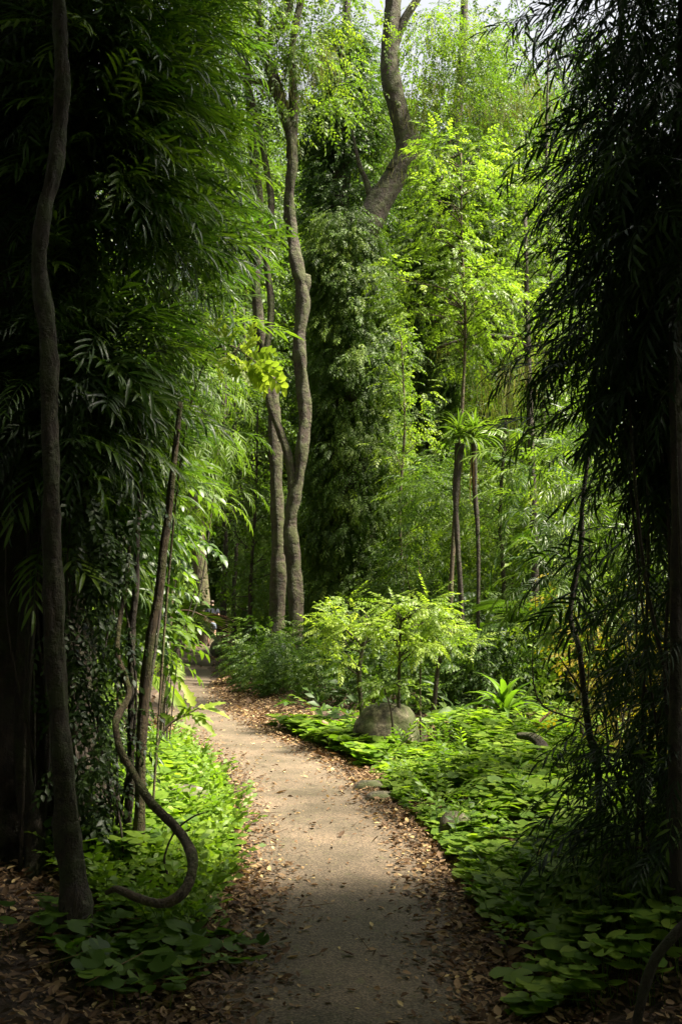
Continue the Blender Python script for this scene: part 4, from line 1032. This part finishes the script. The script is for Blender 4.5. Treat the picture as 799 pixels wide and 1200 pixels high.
curtain(r, 'dark narrow leaved bush between the pale slender stem and the leaning stems', 7.2, cenH, 30, 8, .17, T_hang, LM_strap, .55, .3, (.4, .7), (.2, -.2, 0), name='bush', rootpx=(122, 1000), stems=4)

def stem_thing(name, label, Y, L_, wpx, bm, cat='tree', sides=12, rough=.12, dY=None, base=True, extra=None, lump=2):
    U = Y / 1200; dY = dY or [0] * len(L_)
    P_ = [PY(a, b, Y + e) for (a, b), e in zip(L_, dY)]
    O = on(P_[0][0], Y)
    if base: P_[0][2] = O[2] - .15
    mb = MB(); mb.add(*tube(P_, np.asarray(wpx) * U, sides, rough, 8, int(L_[0][0]), lump=lump))
    for e in (extra or []): mb.add(*tube([PY(a, b, Y + (c_[0] if c_ else 0)) for a, b, *c_ in e[0]], np.asarray(e[1]) * U, 7, rough, 6, 3))
    o = mb.build(name, bm, origin=O); return tag(o, label, cat)
stem_thing('slender_tree', 'slender pale barked tree rising the full height of the left side', 4.95,
           [(92, 1120), (86, 1040), (78, 950), (70, 850), (64, 740), (61, 620), (59, 500), (57, 400), (47, 320), (52, 250), (66, 190), (73, 110), (71, 40), (70, -60), (75, -250)],
           [24, 15, 13, 12, 11.2, 10.6, 10, 9.6, 9.8, 9.4, 9, 8.5, 8.5, 8, 6], BK_dark2, sides=24, rough=.18, lump=3)
stem_thing('slim_tree', 'brown slim stem leaning right beside the curled vine', 6.0,
           [(158, 1048), (163, 980), (165, 900), (168, 830), (176, 750), (187, 690), (192, 640), (198, 600), (204, 540), (212, 470)], [9, 6.6, 6.2, 6, 5.6, 5.2, 4.6, 4.4, 4, 3], BK_stem, sides=10)
stem_thing('slim_tree', 'dark slim upright stem just left of the leaning stem', 6.1,
           [(146, 1042), (149, 980), (153, 900), (154, 820), (155, 740), (160, 680), (161, 620), (165, 560), (163, 480)], [6, 4.6, 4.4, 4.2, 4, 3.8, 3.6, 3.5, 3], BK_dark, sides=10)
stem_thing('slim_tree', 'dark stem standing close against the massive left trunk', 7.0,
           [(101, 1000), (100, 940), (104, 860), (108, 800), (106, 720)], [7.5, 7, 6.5, 6, 5], BK_dark, sides=10)
stem_thing('slim_tree', 'thin straight grey stem seen against the far path', 10.5,
           [(186, 902), (190, 830), (195, 780), (200, 730), (203, 670)], [3, 2.6, 2.5, 2.2, 1.8], BK_stem, sides=8)
stem_thing('liana', 'curled woody vine looping down to the ground beside the leaning stem', 5.75,
           [(152, 640), (147, 690), (140, 730), (138, 765), (147, 795), (151, 815), (140, 836), (136, 850), (142, 880), (156, 905), (175, 938), (203, 966), (221, 992), (226, 1018), (214, 1046), (190, 1059), (160, 1052), (138, 1042), (125, 1046)],
           [2, 3, 3, 3.5, 4.2, 3.6, 4.3, 3.8, 4.3, 4.2, 4.9, 4.6, 5.4, 5, 5.2, 4.4, 4.4, 3.4, 2.4], BK_stem, 'vine', 10, .1, [.3, .3, .25, .2, .15, .1, 0, -.1, -.15, -.2, -.35, -.5, -.65, -.8, -.9, -.95, -.95, -.9, -.85], base=False)
stem_thing('twig', 'thin bare forked twig inside the loop of the curled vine', 5.6, [(187, 1066), (196, 1030), (193, 1005), (205, 975), (225, 958), (240, 952)], [1.6, 1.5, 1.3, 1.1, 1, .8], BK_dark, 'twig', 6,
           extra=[([(196, 1038), (210, 1025), (220, 1015)], [1, .8, .5])])
# toothed sunlit seedling against the path (200..260, 800..880)
r = np.random.default_rng(121)
toothed = leaf(12, .16, .5, .3, lambda t: math.sin(PI * t ** .7) ** .7 * (1 + .28 * (1 if int(t * 12) % 2 else -1)))
def big_leaf_plant(name, label, Y, stem, tips, L_, tpl, lm, tb, bm=BK_stem, w=2.5, cat='plant', hang=.25, roll=.3, face=None):
    U = Y / 1200; P_ = [PY(a, b, Y) for a, b in stem]; O = on(P_[0][0], Y); P_[0][2] = O[2] - .05
    root = thing(name, O, label, cat); mb = MB(); mb.add(*tube(P_, np.linspace(w, w * .5, len(P_)) * U, 7, .1, 6, 3))
    Q = catmull(P_, 6); leaves = []
    for (bx, by, ax, ay, e) in tips:
        a = PY(bx, by, Y + e * .5); q = PY(ax, ay, Y + e); k = Q[np.argmin(np.linalg.norm(Q - a, axis=1))]
        mb.add(*tube([k, (k + a) / 2 + [0, 0, .01], a], [w * .35 * U, w * .3 * U, w * .2 * U], 5, 0, 3, 1)); leaves.append((a, q))
    mb.build('stem', bm, root, origin=O)
    for a, q in leaves:
        mb = MB(); d = (q - a)[None]; ln = np.linalg.norm(d)
        up = np.array([(0, -.5, 1.)]) if face is None else np.array([face])
        scatter(mb, tpl, a[None], frames(d + [0, 0, hang * ln * .5], up=up, roll=r.normal(0, roll, 1)), np.array([ln * L_]), np.array([tb + r.normal(0, .2)]))
        mb.build('leaf', lm, root, origin=O, smooth=False)
    return root
tp = []
for i in range(13):
    t = i / 15; bx = 195 + 38 * t; by = 852 - 22 * t; a = r.uniform(-.6, 2.6); l = r.uniform(20, 32)
    tp.append((bx, by, bx + l * math.cos(a), by - l * math.sin(a) * .55, r.normal(0, .12)))
tp += [(228, 828, 213, 800, 0), (232, 828, 268, 838, 0), (236, 832, 262, 822, 0), (225, 838, 250, 858, -.05)]
big_leaf_plant('toothed_seedling', 'sunlit seedling with jagged leaves leaning over the path at left', 8.2, [(180, 925), (183, 890), (186, 870), (200, 848), (228, 832)], tp, 1.1, toothed, LM_bright, .55)
# lobed glowing leaves (250..345, 375..470)
lobed = leaf(18, .30, .5, .35, lambda t: math.sin(PI * min(.97, t ** .8)) ** .7 * (1 + .36 * math.sin(t * 2 * PI * 4.2)))
lobed = sprig(R1, 9, .82, .40, leaf(4, .25, .5, .3), 52, .45, .008, True, .45, .06)
tp = [(268, 390, 236, 402, .1), (288, 400, 305, 380, .1), (298, 430, 318, 470, .1), (262, 412, 246, 425, .1), (290, 412, 322, 428, .12), (276, 420, 296, 448, .1), (250, 385, 262, 372, 0), (282, 402, 300, 420, .15), (258, 430, 262, 452, .1), (300, 425, 348, 468, 0), (296, 420, 342, 440, .02), (292, 412, 334, 418, -.05), (285, 418, 318, 455, -.05), (280, 410, 312, 400, 0), (275, 418, 250, 436, 0), (270, 405, 262, 378, 0),
      (255, 390, 242, 378, 0), (282, 425, 300, 466, .05), (268, 420, 284, 452, -.08), (262, 412, 300, 428, -.1), (290, 430, 326, 462, -.1), (262, 398, 285, 380, .04)]
big_leaf_plant('lobed_leaf_vine', 'branch of glowing yellow green lobed leaves jutting from the left foliage', 6.9, [(176, 1000), (196, 700), (215, 520), (240, 425), (268, 405), (300, 425)], tp, (.85), lobed, LM_bright, .88,
               w=1.6, hang=.15, roll=.6, face=(.25, .8, .6))
# round-leaved plants, near left corner
mb = MB()
P_ = [(48, 1047, 4.9), (118, 1060, 5.2), (135, 1072, 5.15), (148, 1078, 5.1), (120, 1080, 5.0), (105, 1150, 4.5), (128, 1128, 4.7), (145, 1130, 4.7), (170, 1125, 4.75), (180, 1118, 4.9), (190, 1128, 4.7), (168, 1142, 4.6),
      (200, 1108, 5.0), (215, 1098, 5.1), (230, 1120, 4.8), (240, 1105, 5.0), (250, 1125, 4.8), (222, 1135, 4.65), (245, 1142, 4.6), (262, 1110, 5.0), (275, 1120, 4.9), (290, 1117, 4.85), (4, 1060, 4.6), (8, 1080, 4.5), (95, 1158, 4.45), (210, 1080, 5.3), (236, 1085, 5.3), (196, 1090, 5.2)]
P_ = np.array([PY(a, b, c_) for a, b, c_ in P_ for _ in (0,)])
P_ = np.concatenate([P_, P_[4:22] + r.normal(0, .06, (18, 3)) + [0, -.05, -.05], P_[4:22] + r.normal(0, .09, (18, 3)) + [0, .05, -.04], P_[8:22] + r.normal(0, .1, (14, 3)) + [0, -.1, -.06]])
q_ = patch(150, gxy([(70, 1085), (170, 1105), (280, 1105), (300, 1135), (235, 1185), (110, 1195), (40, 1120)]), r)
P_ = np.concatenate([P_, np.stack([q_[:, 0], q_[:, 1], hgt(q_[:, 0], q_[:, 1]) + r.uniform(.03, .13, len(q_))], 1)])
hz = hgt(P_[:, 0], P_[:, 1]); h = np.maximum(P_[:, 2] - hz, .06)
cover(mb, r, P_[:, 0], P_[:, 1], h, r.uniform(.028, .062, len(P_)), r.normal(.35, .18, len(P_)), .4)
mb.build('ground_cover', LM_cover)
tag(bpy.data.objects['ground_cover.003'], 'scattered dark round leaves sprouting in the shaded near left corner', 'ground cover', kind='stuff')

# ------------------------------------------------------------------ RIGHT foreground: dark drooping foliage
r = np.random.default_rng(131)
edgeR = lambda y: np.interp(y, [-200, 0, 100, 180, 260, 340, 420, 500, 600, 700, 800, 900, 1000], [560, 585, 600, 640, 650, 610, 615, 620, 650, 670, 705, 720, 750])
def cenR(y0, y1, pw, x1=850):
    def f(n):
        y = r.uniform(y0, y1, n); e = edgeR(y) + 22; x = e + (x1 - e) * r.uniform(0, 1, n) ** pw; return x, y, r.normal(0, .35, n)
    return f
curtain(r, 'dark drooping narrow leaved branches silhouetted in the upper right corner', 4.9, cenR(-200, 330, .6), 150, 9, .26, T_droop + T_strap, LM_shaded, .5, .4, (.5, .9), (-.5, .0, -.2), name='drooping_shrub', rootpx=(830, 1090), stems=7)
curtain(r, 'dark drooping narrow leaved shrub against the light at middle right', 5.2, cenR(330, 660, .55), 105, 8, .26, T_droop + T_strap, LM_shaded, .6, .35, (.5, .9), (-.5, .0, -.1), name='drooping_shrub', rootpx=(770, 1060), stems=7)
curtain(r, 'dark drooping narrow leaved shrub above the right ground cover', 5.6, cenR(660, 960, .5), 62, 8, .24, T_droop + T_strap, LM_shaded, .7, .3, (.45, .8), (-.3, .0, -.1), name='drooping_shrub', rootpx=(800, 1040), stems=6)
def cenS(n): return r.uniform(620, 770, n), r.uniform(520, 700, n), r.normal(0, .5, n)
curtain(r, 'narrow leaved green shrub behind the silhouetted right hand branches', 8.5, cenS, 50, 8, .28, T_droop + T_strap, LM_strap, .75, .2, (.6, 1.), (-.1, -.2, 0), name='drooping_shrub', rootpx=(720, 930), stems=6)
stem_thing('slim_tree', 'dark crooked stem rising from the right ground cover', 5.9,
           [(697, 1030), (701, 960), (700, 900), (690, 860), (684, 810), (678, 760), (668, 725), (672, 690), (680, 640), (682, 590), (690, 530), (702, 470), (704, 400), (700, 300), (712, 180), (725, 40), (730, -80)],
           [4.5, 4.5, 4.2, 4, 3.5, 3.3, 3.2, 3, 2.8, 2.6, 2.5, 2.2, 2, 2, 2, 2, 2], BK_dark, sides=8, extra=[([(690, 862), (705, 885), (722, 910), (735, 960), (745, 990)], [3, 2.2, 2, 1.8, 1.2]), ([(684, 815), (668, 790), (655, 770)], [1.6, 1.2, .8])])
stem_thing('slim_tree', 'black upright trunk at the right edge', 4.6,
           [(795, 1180), (792, 1080), (790, 950), (791, 800), (793, 600), (790, 400), (796, 200), (800, 0), (805, -150)], [10, 8.5, 8, 7.5, 7, 7, 6.5, 6, 6], BK_dark, sides=10)
stem_thing('liana', 'thin dark vine sagging sideways to the right edge trunk', 5.2, [(712, 897), (725, 909), (745, 915), (770, 914), (792, 905), (815, 895)], [1.4, 1.8, 2, 2, 2, 2], BK_dark, 'vine', 7, base=False)
stem_thing('fallen_branch', 'dark branch slanting out of the lower right corner', 3.9, [(730, 1195), (760, 1140), (800, 1085), (840, 1040)], [5, 6, 6, 5], BK_dark, 'branch', 9, base=True)
stem_thing('liana', 'thin slanting vine reaching across the dark right hand foliage', 4.7, [(722, 175), (760, 120), (790, 190), (740, 230), (690, 300)][0:2] + [(800, 60)], [1.6, 1.6, 1.4], BK_dark, 'vine', 6, base=False)
def cenU(n): return r.uniform(715, 860, n), r.uniform(150, 1010, n), r.normal(0, .3, n)
curtain(r, 'near black thicket of narrow leaves filling the right edge from top to bottom', 5.0, cenU, 130, 10, .28, T_droop + T_strap, LM_shaded, .4, .35, (.5, .9), (-.3, .0, -.1), name='drooping_shrub', rootpx=(815, 1080), stems=4)
# leafy low sprays in the lower right corner
def cenT(n): return r.uniform(690, 830, n), r.uniform(930, 1060, n), r.normal(0, .2, n)
curtain(r, 'dim feathery fern like sprays in the lower right corner', 5.0, cenT, 24, 7, .16, T_hang, LM_deep, .5, .3, (.4, .7), (-.2, -.1, 0), name='low_shrub', rootpx=(780, 1100), stems=4)

# ------------------------------------------------------------------ the walker
SKIN = plain_mat('skin', (.42, .25, .18), .6, 8, .08); SHIRT = plain_mat('navy_cloth', (.012, .016, .028), .85, 40, .2)
SHORTS = plain_mat('grey_blue_cloth', (.13, .16, .21), .85, 40, .15); HAIR = plain_mat('brown_hair', (.05, .03, .02), .6, 60, .3); SHOE = plain_mat('dark_shoe', (.03, .03, .03), .6, 30, .2)
def skin(name, verts, edges, radii, mat_, parent, sub=2):
    me = bpy.data.meshes.new(name); me.from_pydata(verts, edges, []); o = bpy.data.objects.new(name, me); COL.objects.link(o); o.parent = parent
    mo = o.modifiers.new('skin', 'SKIN'); mo.use_smooth_shade = True
    for v, rr in zip(me.skin_vertices[0].data, radii): v.radius = rr if isinstance(rr, tuple) else (rr, rr)
    me.skin_vertices[0].data[0].use_root = True
    s = o.modifiers.new('sub', 'SUBSURF'); s.levels = s.render_levels = sub
    me.materials.append(mat_); return o
loc = gp(248, 758); loc[2] = .02
W_ = thing('person', loc, 'distant walker in dark shirt and blue grey shorts on the far path', 'person')
W_.rotation_euler = (0, 0, .35)
V = [(0, 0, .95), (0, 0, 1.15), (0, -.01, 1.38), (0, 0, 1.50), (0, .01, 1.62),
     (-.18, 0, 1.40), (-.25, -.03, 1.14), (-.24, .10, .92), (-.23, .15, .84), (.18, 0, 1.40), (.25, -.06, 1.14), (.27, -.10, .90), (.27, -.10, .82),
     (-.09, 0, .90), (-.10, .09, .50), (-.10, .02, .10), (-.10, .14, .035), (.09, 0, .90), (.10, -.03, .50), (.10, -.22, .14), (.10, -.14, .03)]
E = [(0, 1), (1, 2), (2, 3), (3, 4), (2, 5), (5, 6), (6, 7), (7, 8), (2, 9), (9, 10), (10, 11), (11, 12), (0, 13), (13, 14), (14, 15), (15, 16), (0, 17), (17, 18), (18, 19), (19, 20)]
RR = [(.12, .085), (.115, .08), (.12, .08), .055, .085, .055, .042, .034, .035, .055, .042, .034, .035, .085, .06, .04, .035, .085, .06, .04, .035]
skin('body', V, E, RR, SKIN, W_)
skin('shirt', [(0, 0, .93), (0, 0, 1.15), (0, -.01, 1.38), (0, 0, 1.47), (-.18, 0, 1.40), (-.235, -.02, 1.2), (.18, 0, 1.40), (.235, -.04, 1.2)], [(0, 1), (1, 2), (2, 3), (2, 4), (4, 5), (2, 6), (6, 7)],
     [(.18, .14), (.175, .135), (.20, .15), .10, .095, .075, .095, .075], SHIRT, W_)
skin('shorts', [(0, 0, .96), (0, 0, .90), (-.095, .0, .84), (-.10, .07, .58), (.095, 0, .84), (.10, -.02, .58)], [(0, 1), (1, 2), (2, 3), (1, 4), (4, 5)], [(.16, .12), (.16, .12), .115, .09, .115, .09], SHORTS, W_)
skin('hair', [(0, .03, 1.70), (0, -.03, 1.66), (0, -.04, 1.60)], [(0, 1), (1, 2)], [.07, .095, .07], HAIR, W_)
for s, q in ((-1, .0), (1, -.20)):
    skin('shoe', [(s * .10, q, .04), (s * .10, q + .10, .045), (s * .10, q + .2, .04)], [(0, 1), (1, 2)], [.045, .05, .035], SHOE, W_)

# mossy limb carried by the feathery tree
Y = 17; U = Y / 1200
bl = pts(Y, [(512, 407), (540, 399), (575, 394), (602, 398), (620, 410)])
O = on(bl[-1][0], Y)
root = thing('leaning_tree', O, 'slim tree with a dark mossy horizontal limb crossing before the bright leaves', 'tree'); mb = MB()
mb.add(*tube([O + [0, 0, -.2], PY(626, 650, Y), PY(622, 520, Y), PY(618, 410, Y), PY(615, 250, Y)], np.array([5, 4.5, 4, 4, 2]) * U, 8, .12, 6, 6)); mb.add(*tube(bl[::-1], np.array([3.5, 3.2, 3, 2.5, 1.5]) * U, 7, .2, 6, 3))
mb.build('trunk', BK_dark, root, origin=O)
mb = MB(); moss(mb, r, bl, 160, .1, .45, .05); mb.build('hanging_moss', LM_moss, root, origin=O); mb = MB(); moss(mb, r, pts(Y, [(618, 410), (600, 440), (570, 470)]), 200, .3, .8, .25); mb.build('hanging_moss', LM_moss, root, origin=O)
c = np.array(pts(Y, [(615, 250), (600, 260), (630, 280), (620, 220), (640, 240), (590, 420), (605, 380), (570, 430), (550, 415)])) + r.normal(0, .3, (9, 3))
mb = MB(); clump_scatter(mb, r, T_small, c, .45, 20, None, (.7, 1.1), .3, .6, .12); mb.build('crown', LM_far, root, origin=O)

# ------------------------------------------------------------------ camera, light, world
cam = bpy.data.cameras.new('camera'); co = bpy.data.objects.new('camera', cam); COL.objects.link(co)
cam.sensor_fit = 'VERTICAL'; cam.angle_y = 2 * math.atan(600 / F); cam.clip_end = 600; cam.clip_start = .05
co.location = (0, 0, CAMZ); co.rotation_euler = (PI / 2 + TH, 0, 0)
scene.camera = co

EL = math.radians(58); AZ = math.radians(98)      # azimuth from +Y towards +X
sun = bpy.data.lights.new('sun', 'SUN'); sun.energy = 5.0; sun.angle = math.radians(7); sun.color = (1, .92, .74)
so = bpy.data.objects.new('sun', sun); COL.objects.link(so)
so.rotation_euler = (-(PI / 2 - EL), 0, -AZ)
# sun lamp shines along -Z: rotate so that it comes from (sin AZ cos EL, cos AZ cos EL, sin EL)
from mathutils import Vector
so.rotation_euler = Vector((math.sin(AZ) * math.cos(EL), math.cos(AZ) * math.cos(EL), math.sin(EL))).to_track_quat('Z', 'Y').to_euler()
w = bpy.data.worlds.new('World'); scene.world = w; w.use_nodes = True
nt = w.node_tree; bg = nt.nodes['Background']; sk = nt.nodes.new('ShaderNodeTexSky'); sk.sky_type = 'NISHITA'; sk.sun_disc = False
sk.sun_elevation = EL; sk.sun_rotation = AZ; sk.air_density = 1.0; sk.dust_density = 6.0; sk.ozone_density = .6
hs = nt.nodes.new('ShaderNodeHueSaturation'); hs.inputs['Saturation'].default_value = .2; nt.links.new(sk.outputs[0], hs.inputs['Color'])
nt.links.new(hs.outputs[0], bg.inputs[0]); bg.inputs[1].default_value = .066

scene.view_settings.view_transform = 'Standard'; scene.view_settings.look = 'None'; scene.view_settings.gamma = 1
scene.view_settings.exposure = 2.25
cy = scene.cycles
cy.max_bounces = 8; cy.diffuse_bounces = 4; cy.glossy_bounces = 3; cy.transmission_bounces = 6; cy.transparent_max_bounces = 6
cy.use_denoising = True; cy.sample_clamp_indirect = 6
